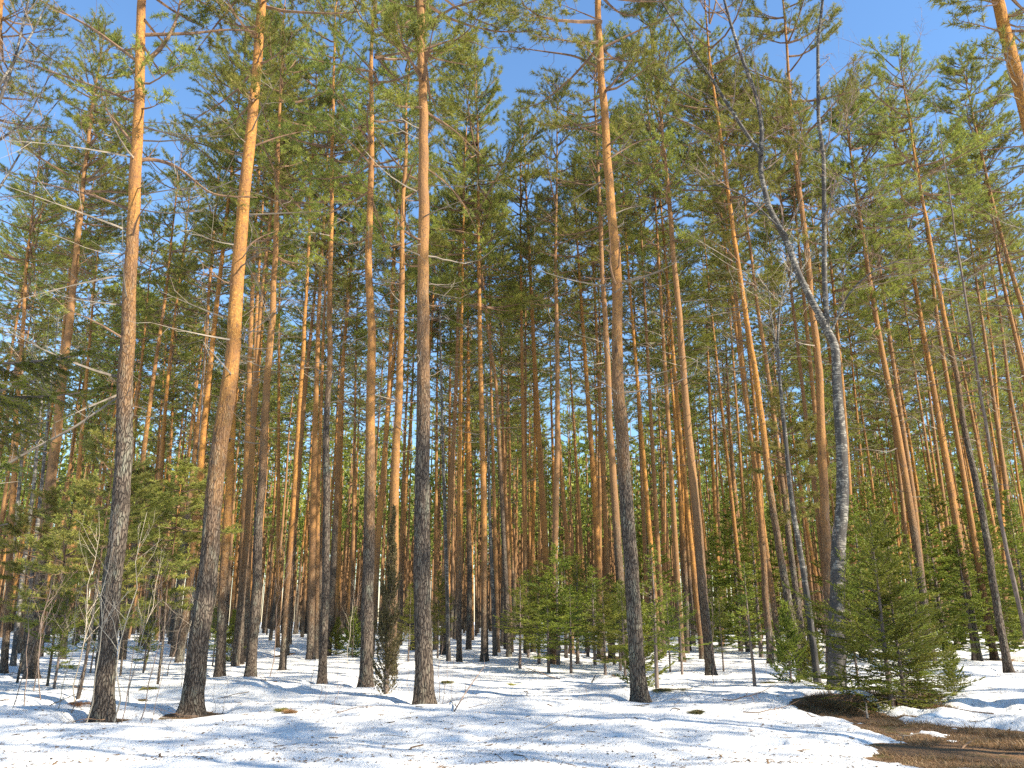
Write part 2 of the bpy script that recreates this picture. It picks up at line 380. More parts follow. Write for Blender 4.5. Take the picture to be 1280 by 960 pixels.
def spruce_crown(seed, H, Rad, base=0.12, whorl=0.17, nbr=5, droop=0.25, dens=1.0, nl=0.028, mat=None, curve=1.0, steep=0.15, thin=0.0, ragged=0.0):
    """a spruce (or, narrow and steep, a juniper) from the ground to z=H"""
    rs = np.random.RandomState(seed); g = Geo(); mains = []; mr = []; tw = []; tr_ = []
    z = base * H
    while z < H * 0.985:
        t = (z - base * H) / (H * (1 - base)); prof = (1 - t) ** curve * (0.75 + 0.25 * min(1, t / 0.12)) + 0.03
        for b in range(nbr):
            if rs.rand() < thin: continue
            az = rs.rand() * 6.283; s = np.linspace(0, 1, 5)
            ln = Rad * prof * (0.65 + 0.5 * rs.rand()) * (1 + ragged * (.9 * math.sin(az * 2 + z * 2.3 + seed) * .5 + rs.rand() - .6)) + 0.05
            e_s = steep + 0.55 * t + rs.randn() * 0.12 - droop * (1 - t) * np.sin(s * 2.2) + 0.35 * s * s
            a_s = az + 0.15 * rs.randn() * s
            st = np.stack([np.cos(e_s) * np.cos(a_s), np.cos(e_s) * np.sin(a_s), np.sin(e_s)], -1) * ln / 4
            P = np.array([0, 0, z + rs.rand() * whorl * .6]) + np.concatenate([[[0, 0, 0]], np.cumsum(st[1:], 0)])
            mains.append(P); mr.append((0.004 + 0.006 * ln) * (1 - 0.8 * s))
            k = max(3, int(ln / 0.045 * dens))
            for j in range(k):
                u = 0.12 + 0.86 * (j + rs.rand() * .5) / k; i = min(3, int(u * 4)); w = u * 4 - i; p = P[i] * (1 - w) + P[i + 1] * w; d0 = norm(P[i + 1] - P[i])
                a = (1 if j % 2 else -1) * math.radians(52 + 10 * rs.randn()); ca, sa = math.cos(a), math.sin(a)
                d = norm(np.array([d0[0] * ca - d0[1] * sa, d0[0] * sa + d0[1] * ca, d0[2] - 0.12 + 0.12 * rs.randn()]))
                l2 = (0.07 + 0.42 * (1 - u) * ln) * (0.7 + 0.5 * rs.rand())
                tw.append(np.stack([p, p + d * l2 * .5, p + d * l2 + np.array([0, 0, l2 * .08])])); tr_.append([0.003, 0.0025, 0.0015])
            tw.append(np.stack([P[2], P[3], P[4]])); tr_.append([0.003, 0.0025, 0.0015])
        z += whorl * (0.7 + 0.6 * rs.rand()) * (1 - 0.45 * t)
    V, q = tubes(mains, mr, 3); g.add(V, q, 0)
    T = np.array(tw)
    # needles all along every twig, flattened to the sides
    L = np.linalg.norm(T[:, 2] - T[:, 0], axis=1); cnt = np.maximum(5, (L / 0.0075 * dens).astype(int)); tot = cnt.sum()
    ti = np.repeat(np.arange(len(T)), cnt); u = rs.rand(tot)[:, None]
    p = np.where(u < .5, T[ti, 0] + (T[ti, 1] - T[ti, 0]) * u * 2, T[ti, 1] + (T[ti, 2] - T[ti, 1]) * (u * 2 - 1)); d = norm(T[ti, 2] - T[ti, 0])
    sd = norm(np.cross(d, [0, 0, 1.0]) * np.where(rs.rand(tot) < .5, 1, -1)[:, None] + rs.randn(tot, 3) * 0.5)
    A = norm(d * 0.75 + sd * 0.8); S = norm(np.cross(A, rs.randn(tot, 3))) * nl * 0.30; ln = (nl * (0.7 + 0.6 * rs.rand(tot)))[:, None]
    V = np.stack([p - S, p + S, p + A * ln], 1).reshape(-1, 3); g.add(V, np.arange(len(V)).reshape(-1, 3), 1)
    zz = np.linspace(0, H, 8); Pt = np.stack([0.02 * rs.randn(8).cumsum() * .3, 0.02 * rs.randn(8).cumsum() * .3, zz], -1); Pt[0, :2] = 0
    return g.build('spruce_crown', [SPRUCEBARK, mat or SPRUCE]), Pt

def twig_tree(seed, H, n1=12, mat_twig=None, spread=0.5, r0=0.012, low=0.3, depth=2):
    """a bare sapling: stem polyline plus branches"""
    rs = np.random.RandomState(seed); g = Geo()
    s = np.linspace(0, 1, 9); dx = np.cumsum(rs.randn(9)) * 0.022 * H; dy = np.cumsum(rs.randn(9)) * 0.022 * H; dx[0] = dy[0] = 0
    stem = np.stack([dx, dy, s * H], -1)
    P = []; Rr = []
    def grow(p, d, ln, r, k):
        pts = [p]
        for i in range(4):
            d = norm(d + rs.randn(3) * 0.16 + np.array([0, 0, 0.10])); p = p + d * ln / 4; pts.append(p)
        P.append(pts); Rr.append(np.linspace(r, r * 0.35, 5))
        if k > 0:
            for j in range(rs.randint(2, 5)):
                i = rs.randint(1, 5); grow(pts[i], norm(d + rs.randn(3) * 0.6), ln * (0.35 + 0.3 * rs.rand()), r * 0.5, k - 1)
    for j in range(n1):
        u = low + (0.97 - low) * rs.rand(); i = min(7, int(u * 8)); w = u * 8 - i; p = stem[i] * (1 - w) + stem[i + 1] * w
        az = rs.rand() * 6.283; d = norm(np.array([math.cos(az) * spread, math.sin(az) * spread, 0.75]))
        grow(p, d, H * (0.10 + 0.28 * (1 - u)) * (0.6 + 0.8 * rs.rand()), r0 * 0.45 * (1.1 - u) + 0.0018, depth - 1)
    V, q = tubes(P, Rr, 3); g.add(V, q, 0)
    st = Geo(); st.tube(stem, r0 * (1 - 0.8 * s), 5, 0)
    return st.build('sapling_stem', [mat_twig or TWIG], True), g.build('sapling_twigs', [mat_twig or TWIG])

def resample(P, step):
    P = np.asarray(P, float); d = np.concatenate([[0], np.cumsum(np.linalg.norm(np.diff(P, axis=0), axis=1))])
    n = max(3, int(d[-1] / step)); t = np.linspace(0, d[-1], n + 1)
    Q = np.stack([np.interp(t, d, P[:, k]) for k in range(3)], -1)
    for _ in range(max(2, int(0.6 / step))): Q[1:-1] = 0.25 * Q[:-2] + 0.5 * Q[1:-1] + 0.25 * Q[2:]
    return Q
def trunk_mesh(P, rad, sides, rough, seed, mats, flare=0.35, step=0.3):
    """P polyline from the base (origin) up; rad(z) radius; rough bark relief in metres"""
    Q = resample(P, step); a = np.arange(sides) * 2 * math.pi / sides
    T = norm(np.gradient(Q, axis=0)); U = norm(np.cross(np.broadcast_to([0, 1.0, 0], T.shape), T)); W = np.cross(T, U)
    z = Q[:, 2]; r = rad(z)[:, None] * np.ones(sides)
    if rough:
        k0 = np.clip(z / 2.5, 0, 1); Q[:, 0] += k0 * .085 * fbm(z * .45, z * 0 + 1.3, seed + 3, 3); Q[:, 1] += k0 * .085 * fbm(z * .45, z * 0 + 7.7, seed + 9, 3)
    if flare:
        lob = 1 + 0.35 * np.cos(a * 3 + seed) + 0.25 * np.cos(a * 5 + seed * 2.1)
        r = r * (1 + flare * np.exp(-np.maximum(z, 0) / 0.22)[:, None] * lob)
    if rough:
        A, Z = np.meshgrid(np.cos(a), z); B, _ = np.meshgrid(np.sin(a), z)
        k = rad(z)[:, None] / 0.015 / 6
        nz = vn(np.arange(sides)[None] * 0.55 + 0 * Z, Z * 3.2, seed) + 0.6 * vn(np.arange(sides)[None] * 1.0 + 0 * Z, Z * 7.5, seed + 5)
        blend = np.minimum(1, np.minimum(np.arange(sides), sides - np.arange(sides)) / 2.0)
        r = r + rough * nz * blend * np.clip(1.25 - Z / 9, 0.25, 1)
        r = r * (1 + 0.05 * vn(Z * 0.9, Z * 0 + seed, seed))
    V = Q[:, None] + r[..., None] * (np.cos(a)[:, None] * U[:, None] + np.sin(a)[:, None] * W[:, None])
    i = np.arange(V.shape[0] * sides).reshape(-1, sides)
    q = np.stack([i[:-1], np.roll(i[:-1], -1, 1), np.roll(i[1:], -1, 1), i[1:]], -1).reshape(-1, 4)
    return mesh('trunk', V.reshape(-1, 3), [(q, 0)], mats, True), Q

CROWNS = [pine_crown(100 + k, Rad=2.6, shoots=[.9, .8, .95, .75, .85, .7][k], low=[.5, .4, .7, .45, .6, .5][k], whorl=[.52, .56, .5, .6, .52, .6][k], dead=16) for k in range(6)]
FARCROWN = [pine_crown(180 + k, Rad=2.5, shoots=.6, low=.5, whorl=.6, n=8, nlen=.15, nwid=.036, dead=10) for k in range(4)]
THIN = [pine_crown(140 + k, Rad=2.6, shoots=.75, low=.4, whorl=.6, nbr=3, dead=22) for k in range(3)]
YOUNG = [pine_crown(160 + k, L=4.0, Rad=1.0, whorl=.36, nbr=4, shoots=1.0, low=.8, n=18, nlen=.11, nwid=.016, dead=6, mat=YNEEDLE) for k in range(3)]
DEADBR = []
for k in range(7):
    rs = np.random.RandomState(300 + k); g = Geo(); s = np.linspace(0, 1, 9); ln = 1.0
    e = rs.randn() * .2 + (rs.rand() - .45) * 1.2 * s + .1 * rs.randn(9); a = .35 * rs.randn(9).cumsum() * .35
    st = np.stack([np.cos(e) * np.cos(a), np.cos(e) * np.sin(a), np.sin(e)], -1) / 8
    P = np.concatenate([[[0, 0, 0]], np.cumsum(st[1:], 0)]); g.tube(P, 0.016 * (1 - .85 * s), 4)
    for j in range(rs.randint(3, 9)):
        i = rs.randint(2, 9); d = norm(norm(P[i] - P[i - 1]) + rs.randn(3) * .6); l2 = .12 + .3 * rs.rand()
        g.tube(np.stack([P[i], P[i] + d * l2 * .5 + rs.randn(3) * .02, P[i] + d * l2]), [.006, .004, .002])
    DEADBR.append(g.build('dead_branch', [DEADWOOD if k % 2 else BRANCH], True))

TREES = []                                   # (x, y) of everything standing, for spacing
def put_crown(root, Q, H, cb, Rr, me, L0=10.0, yaw=None, name='crown'):
    i = int(np.argmin(np.abs(Q[:, 2] - cb))); p = Q[i]; ax = Vector(Q[-1] - p)
    L = ax.length
    q = ax.to_track_quat('Z', 'Y') @ Matrix.Rotation(R.random() * 6.28 if yaw is None else yaw, 3, 'Z').to_quaternion()
    o = obj(name, me, root, p, q.to_euler(), (Rr, Rr, L / L0)); return o
def traced_pine(pts, w, Y=None, H=None, cb=None, Rr=1.0, crown=None, bark=None, label='', group=None, nd=6, limbs=(), cat='pine tree', name='pine_tree', dead=False, wy=None):
    """pts: pixels from the base upwards (first one on the ground unless Y is given); w: trunk width in pixels at breast height"""
    if Y is None:
        G = on_ground(*pts[0]); Y = G[1]
    P = [on_plane(x, y, Y)[0] for x, y in pts]; t = Y / ray(*pts[0])[1]
    if P[0][2] > 0.0:
        d = P[0] - P[1]; d = d / -d[2] if d[2] < 0 else np.array([0, 0, -1.0])
        gz = float(ground_h(P[0][0], Y)); P.insert(0, P[0] + d * (P[0][2] - gz))
    base = P[0].copy(); base[2] = float(ground_h(base[0], base[1]))
    H = (H + 2.2 if H and not dead else H) or R.uniform(24.5, 28.5); cb = cb or H * R.uniform(.55, .68)
    P = [p - base for p in P]; P[0] = np.array([0, 0, -0.12]); P = [P[0]] + [p for p in P[1:] if p[2] > .3 and p[2] < H]
    if P[-1][2] < H - .5:
        d = norm(P[-1] - P[-2]) if len(P) > 1 else np.array([0, 0, 1.]); d = norm(d + np.array([0, 0, .8]))
        k = (H - P[-1][2]) / d[2]; P.append(P[-1] + d * k * .5); P.append(P[-1] + norm(d + np.array([R.uniform(-.08, .08), R.uniform(-.08, .08), .5])) * k * .5)
    r1 = w * t / F / 2; near = t < 19; mid = t < 28
    rad = lambda z: r1 * np.clip((H + .3 - z) / (H - 1.3), .04, 1.2) ** (.72)
    seed = int(abs(base[0] * 131 + base[1] * 17)) % 9973
    me, Q = trunk_mesh(P, rad, 48 if near else (24 if mid else 10), (.022 if near else .014 if mid else 0), seed, [BARK if not dead else SPRUCEBARK], .48 if t < 35 else .25, .07 if near else (.16 if mid else .6))
    root = obj(name, None, None, base); tag(root, label, cat, group)
    tr = obj('trunk', me, root); tr['bark_z'] = float(bark if bark is not None else R.uniform(3.2, 6.0))
    if crown is None: crown = R.choice(CROWNS)
    if crown is not False: put_crown(root, Q, H, cb, Rr, crown)
    for k in range(nd):
        zz = R.uniform(cb * .42, cb * 1.02); i = int(np.argmin(np.abs(Q[:, 2] - zz))); ln = R.uniform(.5, 1.9) * (1 if zz > cb * .6 else .55)
        obj('dead_branch', R.choice(DEADBR), root, Q[i], (R.uniform(-.5, .5), R.uniform(-.45, .35), R.random() * 6.28), (ln, ln, ln))
    for lp, r0 in limbs:
        LP = np.array([on_plane(x, y, Y)[0] - base for x, y in lp]); n = len(LP)
        LP[:, 1] += np.linspace(0, R.uniform(-.9, .9), n); i = int(np.argmin(np.abs(Q[:, 2] - LP[0, 2]))); LP[0] = Q[i]
        L2 = resample(LP, .12); g = Geo(); g.tube(L2, np.linspace(r0, r0 * .25, len(L2)), 6)
        rs = np.random.RandomState(seed + len(lp) * 3 + int(r0 * 1e4)); tips = []; dirs = []
        for j in range(len(L2) // 2):
            i = rs.randint(2, len(L2)); d = norm(norm(L2[i] - L2[i - 1]) + rs.randn(3) * .6 + [0, 0, .1]); l2 = .2 + .5 * rs.rand()
            q3 = np.stack([L2[i], L2[i] + d * l2 * .5 + rs.randn(3) * .04, L2[i] + d * l2]); g.tube(q3, [r0 * .25, r0 * .18, r0 * .08])
            if rs.rand() < .3 + .5 * (i / len(L2)):
                for x in range(5): tips.append(q3[2] - d * .07 * x + rs.randn(3) * .04); dirs.append(norm(d + rs.randn(3) * .6))
        if tips: V, f = needles(np.array(tips), np.array(dirs), 14, .09, .01, 1., .1, rs); g.add(V, f, 1)
        obj('limb', g.build('limb', [BRANCH, NEEDLE]), root)
    TREES.append((base[0], base[1]))
    if t < 26: BARE.append((base[0] + .05, base[1] - .05, r1 * 2.3 + .12, r1 * 2.6 + .22, 1.35, .22))
    return root, Q

# ------------------------------------------------------------------ the traced pines
T = traced_pine
T([(128, 904), (143, 700), (152, 560), (160, 440), (167, 300), (174, 150), (177, 0)], 23, H=22, cb=11.5, Rr=1.15, crown=THIN[0], bark=7.2, nd=10,
  limbs=[([(176, 84), (201, 60), (218, 27), (224, -10)], .055), ([(173, 200), (182, 192), (215, 198), (255, 232), (312, 230)], .04), ([(175, 45), (235, 34), (280, 20), (335, 18)], .04),
         ([(168, 185), (150, 160), (131, 135), (136, 118)], .04), ([(172, 80), (120, 40), (60, 10), (20, -8)], .035), ([(170, 130), (110, 105), (50, 85), (0, 60)], .03),
         ([(160, 265), (110, 238), (60, 222), (10, 205)], .03), ([(156, 425), (135, 412), (110, 405)], .022), ([(160, 300), (180, 285), (208, 275)], .025)],
  label='thick pine with dark scaly lower bark and many twisted bare limbs')
T([(238, 895), (262, 680), (276, 540), (290, 430), (300, 280), (318, 110), (326, 0)], 24, H=22.5, cb=12.3, Rr=1.0, crown=CROWNS[1], bark=4.6, nd=7,
  limbs=[([(297, 320), (318, 296), (345, 285)], .025), ([(322, 75), (300, 95), (262, 112), (228, 118)], .035), ([(312, 185), (345, 165), (385, 150)], .025)],
  label='stout pine leaning over, its bare trunk turning smooth yellow high up')
T([(530, 886), (529, 640), (528, 320), (527, 0)], 21.5, H=23, cb=13, Rr=1.1, crown=CROWNS[2], bark=6.9, nd=7,
  limbs=[([(530, 140), (565, 148), (600, 170)], .03), ([(526, 70), (495, 55), (480, 40)], .03), ([(530, 62), (575, 40), (610, 48)], .03), ([(530, 210), (550, 215), (575, 235), (590, 260)], .02)],
  label='straightest and thickest pine beside the juniper, grey below and red-orange above')
T([(800, 880), (784, 650), (775, 500), (768, 320), (756, 150), (747, 0)], 19, H=23, cb=12.5, Rr=1.1, crown=CROWNS[3], bark=6.0, nd=9,
  limbs=[([(753, 85), (720, 60), (680, 45), (640, 30)], .035), ([(757, 170), (720, 160), (690, 140)], .025), ([(752, 60), (800, 40), (850, 20)], .035), ([(760, 200), (800, 165), (825, 150)], .02)],
  label='thick pine speckled with lichen, a green spruce sapling at its foot')
T([(38, 851), (58, 650), (75, 500), (92, 350), (108, 195)], 15, H=21, cb=13.5, bark=5.0, crown=CROWNS[4], label='pine with greyish foot among pale birch stems and bare saplings')
T([(275, 852), (284, 640), (294, 440), (304, 300)], 12, bark=3.5, label='slim pine half hidden behind the leaning stout pine')
T([(313, 851), (325, 640), (340, 400), (347, 240), (350, 120)], 12.5, H=22, cb=12.5, bark=6.5, label='dark shaded pine with a brown needle patch at its base')
T([(299, 834), (306, 640), (314, 400), (318, 300)], 9.5, bark=4.0, label='pine just behind the dark shaded pine, close to a twin trunk')
T([(306, 832), (313, 640), (320, 400)], 8, bark=4.0, label='twin pine pressed against its neighbour behind the dark shaded pine')
T([(353, 842), (366, 640), (378, 440), (388, 240), (390, 190)], 8, H=22, bark=2.6, label='slender golden pine curving gently with its foot in open snow')
T([(388, 828), (391, 640), (398, 400), (402, 320)], 9.5, bark=3.2, label='reddish pine standing close beside a thinner twin on a snowy rise')
T([(396, 826), (397, 640), (404, 420)], 6.5, bark=3.2, label='thin pine squeezed behind the reddish pine on the snowy rise')
T([(403, 858), (408, 640), (413, 320), (416, 100)], 10, H=21.5, cb=13.5, Rr=.85, bark=9.0, label='slim grey-brown pine with dark bare twigs sprouting at its foot')
T([(458, 863), (461, 640), (463, 320), (465, 30)], 15.5, H=21.5, cb=12, Rr=1.0, bark=5.2, crown=THIN[1], nd=9, label='pine with green lichen on its foot next to the juniper')
T([(488, 846), (492, 640), (498, 480), (503, 300), (507, 180)], 13, H=22.5, cb=13, bark=2.4, label='bright orange pine rising directly behind the juniper')
T([(574, 831), (574, 640), (577, 400), (579, 300)], 6.5, H=24, cb=15, bark=4.2, label='thin brown pine near the spotted birch pole')
T([(606, 831), (605, 640), (600, 430), (598, 300)], 9, H=25.5, cb=14, Rr=1.3, crown=CROWNS[2], bark=3.0, label='orange pine with a dark foot at the end of the snowy opening')
T([(637, 826), (628, 640), (620, 470), (612, 430)], 6.5, bark=8.0, label='dark slim pine leaning beside the spruce thicket')
T([(690, 822), (679, 640), (667, 430), (661, 300), (657, 230)], 9, H=26, cb=16, Rr=1.1, bark=2.5, label='orange pine rising out of the spruce thicket')
T([(752, 824), (745, 640), (735, 500), (722, 310), (718, 250)], 9, H=22, bark=3.0, label='orange pine at the edge of the spruce thicket')
T([(781, 838), (769, 640), (757, 420), (748, 220), (738, 20)], 11, H=24, cb=14.5, bark=4.2, label='tall narrow pine standing tight behind the lichen-speckled thick pine')
T([(889, 848), (870, 640), (853, 440), (838, 260), (828, 150), (816, 70)], 12, H=21.5, cb=13.8, bark=3.6, label='golden pine with greenish foot beside a thin dead sapling')
T([(964, 836), (951, 640), (932, 480), (914, 320), (884, 100)], 8.5, H=23, bark=3.4, label='brown pine with a black foot behind the spruce saplings')
T([(1004, 850), (967, 640), (945, 470), (921, 320), (893, 118)], 9.5, H=23, cb=14, bark=5.0, label='slanting pine with dark shaded foot, nearer to the forked birch of two')
T([(1009, 836), (983, 640), (960, 470), (939, 320), (928, 230)], 8, H=21, bark=6.5, label='darker pine close behind the slanting pine by the forked birch')
T([(1040, 846), (1031, 640), (1024, 460), (1010, 330), (992, 180), (978, 0)], 12.5, H=23.5, cb=13.5, bark=3.0, label='orange pine whose trunk shows through the fork of the birch')
T([(998, 302), (990, 220), (981, 130)], 7, Y=33, bark=3.0, label='thin pine seen above the birch fork beside an orange trunk')
T([(1165, 832), (1142, 660), (1119, 522), (1102, 438), (1085, 337), (1068, 225)], 11, H=21.5, cb=12.5, bark=4.8, nd=15, label='pine with grey foot rising behind the bushy green spruce')
T([(1160, 800), (1142, 622), (1119, 471), (1102, 353), (1094, 290)], 8, Y=33, bark=3.0, nd=15, label='bright narrow pine crossing behind the pine above the bushy spruce')
T([(1223, 830), (1193, 640), (1166, 481), (1142, 347), (1115, 160)], 10, H=22, cb=14, bark=4.0, nd=15, label='evenly slim brown pine at the edge of the snow bank')
T([(1241, 724), (1226, 636), (1203, 522), (1186, 421), (1166, 320), (1152, 235)], 9, Y=25, H=20, bark=9.5, nd=15, label='dark trunked pine with many short dead branches')
T([(1272, 745), (1252, 648), (1236, 555), (1219, 454), (1198, 316), (1186, 235), (1169, 134), (1154, 34)], 5.2, Y=23, H=18.5, crown=False, dead=True, nd=26, cat='dead tree', name='dead_pine', label='bare dead spire with no needles, pointing into open sky')
T([(1252, 620), (1250, 555), (1243, 454), (1230, 354)], 5.5, Y=38, bark=3, label='thin pine close behind the bare dead spire')
T([(1273, 437), (1250, 337), (1238, 252), (1223, 168)], 8, Y=30, bark=3, H=20, label='pine with a full crown spreading beyond the bare dead spire')
T([(1284, 404), (1260, 327), (1240, 250)], 8.5, Y=29, bark=3, label='pine next to the full crowned pine beyond the dead spire')
T([(1285, 150), (1266, 75), (1247, 0)], 25, Y=14.5, H=22, cb=13, Rr=1.2, bark=3.5, nd=6, crown=CROWNS[0], label='thick orange pine trunk crossing the corner of open sky')
T([(-12, 150), (2, 0)], 16, Y=17, H=22, bark=4, label='orange trunk edge standing beside pale birch twigs')
T([(1206, 605), (1186, 488), (1172, 404), (1160, 300)], 7.5, Y=34, bark=2.2, nd=15, label='sunlit pine between the slim brown pine and the dark trunked pine')
T([(15, 640), (24, 454), (34, 320), (42, 250)], 8, Y=27, H=18, bark=3, label='pinkish pine trunk beyond the leaning dead pole')
T([(67, 589), (80, 404), (88, 330)], 6, Y=36, bark=2, label='sunlit pine showing along the edge of the pine among birch stems')
T([(104, 522), (118, 354), (124, 300)], 6.5, Y=34, bark=3, H=19, label='slightly tilted pine between two bigger trunks above bare saplings')
MARKS = ((-400, 'image edge'), (45, 'birch clump'), (150, 'twisted pine'), (270, 'stout leaning pine'), (327, 'dark shaded pine'), (408, 'grey-brown pine'), (461, 'lichen-footed pine'), (529, 'straightest pine'), (605, 'snowy opening'), (680, 'spruce thicket'), (784, 'lichen-speckled pine'),
         (870, 'golden pine'), (967, 'slanting pine'), (1050, 'forked birch'), (1130, 'bushy spruce'), (1190, 'slim brown pine'), (1240, 'dead spire'))
def between(px):
    k = [i for i, m in enumerate(MARKS) if m[0] <= px][-1]
    if k == 0: return 'beyond the birch clump'
    if k == len(MARKS) - 1: return 'beyond the dead spire'
    return 'between the %s and the %s' % (MARKS[k][1], MARKS[k + 1][1])
for p, w in (([(168, 555), (181, 354)], 4.5), ([(198, 555), (208, 421)], 4.5), ([(212, 589), (220, 421)], 4.5), ([(243, 555), (245, 387)], 4.5), ([(348, 620), (349, 380)], 5.5),
             ([(442, 640), (445, 431)], 5), ([(561, 640), (563, 427)], 5), ([(618, 640), (613, 444)], 5.5), ([(633, 640), (628, 508)], 5), ([(657, 640), (657, 471)], 5),
             ([(693, 640), (689, 500)], 5), ([(724, 640), (710, 414)], 5), ([(756, 640), (742, 337)], 6.5), ([(810, 640), (784, 320)], 6.5), ([(820, 640), (803, 320)], 6.5),
             ([(842, 640), (823, 320)], 7), ([(860, 640), (848, 520)], 6.5), ([(655, 600), (652, 420)], 6.2), ([(1012, 560), (985, 330)], 6.5), ([(935, 520), (905, 300)], 7), ([(912, 600), (885, 350)], 5.5), ([(930, 640), (918, 470)], 5), ([(150, 600), (160, 450)], 4.5),
             ([(425, 640), (428, 500)], 5.5), ([(545, 640), (546, 500)], 5), ([(1075, 560), (1060, 400)], 5), ([(1165, 600), (1140, 440)], 5)):
    T(p, w, Y=255 / w * R.uniform(.85, 1.0), bark=R.uniform(1.5, 3.5), nd=4, label='slim second-rank pine ' + between(p[0][0]), group='second-rank pines ' + between(p[0][0]))

# ------------------------------------------------------------------ the deep stand: straight pines filling the view
VAR = []
for k in range(7):
    H = 22.0; rs = np.random.RandomState(500 + k); s = np.linspace(0, 1, 7)
    P = np.stack([np.cumsum(rs.randn(7)) * .07, np.cumsum(rs.randn(7)) * .07, s * H], -1); P[0] = (0, 0, -.15); P[-1, :2] = P[-2, :2]
    me, Q = trunk_mesh(P, lambda z: .118 * np.clip((H + .3 - z) / (H - 1.3), .04, 1.2) ** .72, 9, 0, k, [BARK], .2, .7)
    VAR.append((me, Q))
def simple_pine(x, y, sc, label, group, cb=None, crown=None, Rr=None, bark=None):
    me, Q = R.choice(VAR); root = obj('pine_tree', None, None, (x, y, float(ground_h(x, y))), (R.uniform(-.02, .02), R.uniform(-.025, .025), R.random() * 6.28), (sc, sc, sc))
    tag(root, label, 'pine tree', group)
    tr = obj('trunk', me, root); tr['bark_z'] = bark if bark is not None else R.uniform(1.0, 4.0)
    put_crown(root, Q, 22, cb or R.uniform(12.0, 15.0), Rr or R.uniform(.75, 1.1), crown or R.choice(FARCROWN if y > 44 else CROWNS + THIN[:1]))
    TREES.append((x, y)); return root
cnt = 0; tries = 0
while cnt < 200 and tries < 20000:
    tries += 1
    y = 29 + 56 * R.random() ** .8; x = R.uniform(-.68, .68) * y
    if min((x - a) ** 2 + (y - b) ** 2 for a, b in TREES) < 1.9 ** 2: continue
    # leave the gaps of open sky and the snowy opening of the photograph
    px = CX + F * x / (y * CP)
    if y < 36 and 570 < px < 660: continue
    wh = 'third-rank' if y < 44 else 'deep-standing' if y < 64 else 'farthest'
    simple_pine(x, y, R.uniform(1.05, 1.28) if R.random() > .14 else R.uniform(.55, .8), 'slender %s pine %s' % (wh, between(px)), '%s pines %s' % (wh, between(px)), bark=R.uniform(.3, 6.5)); cnt += 1
# pines at the back of the viewer that stripe the snow with shade
for x, y in ((6.5, -3), (9.5, 2.5), (12, -4), (13.5, 6.5), (16, 1), (17.5, 9), (19.5, -5), (20, 3.5), (23, 12.5), (25, -1), (30, 2), (29, 15), (11, -10), (36, 16), (24, -9), (37, 3), (4, -9)):
    simple_pine(x + R.uniform(-.5, .5), y + R.uniform(-.5, .5), R.uniform(.95, 1.1), 'tall pine beside the clearing, known by its long shadow across the snow', 'pines whose shadows stripe the snow', cb=12.5, Rr=1.1)

# beyond them the wood reads as one mass
rs = np.random.RandomState(9); g = Geo(); P = []; Rd = []; tp = []; td = []
n = 0
while n < 3000:
    y = 84 + 150 * rs.rand(); x = rs.uniform(-.8, .8) * y; H = rs.uniform(22, 27); z0 = float(ground_h(x, y)) - .1
    lean = rs.randn(2) * .25; P.append([[x, y, z0], [x + lean[0] * .5, y + lean[1] * .5, z0 + H * .5], [x + lean[0], y + lean[1], z0 + H]]); Rd.append([.14, .11, .03])
    k = 40; t = rs.rand(k) ** .9; a = rs.rand(k) * 6.283; rr = 1.9 * (1 - t) ** .6 * (.25 + .75 * rs.rand(k))
    tp.append(np.stack([x + lean[0] * .8 + np.cos(a) * rr, y + np.sin(a) * rr, z0 + H * (.46 + .54 * t)], -1)); td.append(np.stack([np.cos(a), np.sin(a), .5 + rs.rand(k)], -1)); n += 1
V, q = tubes(P, Rd, 5); g.add(V, q, 0)
V, f = needles(np.concatenate(tp), np.concatenate(td), 4, .6, .28, 1.1, .3, rs); g.add(V, f, 1)
fo = obj('forest', g.build('forest', [BARK, NEEDLE], (0,))); fo['bark_z'] = 3.5
tag(fo, 'far mass of orange trunks and green crowns closing the view', 'forest', kind='stuff')

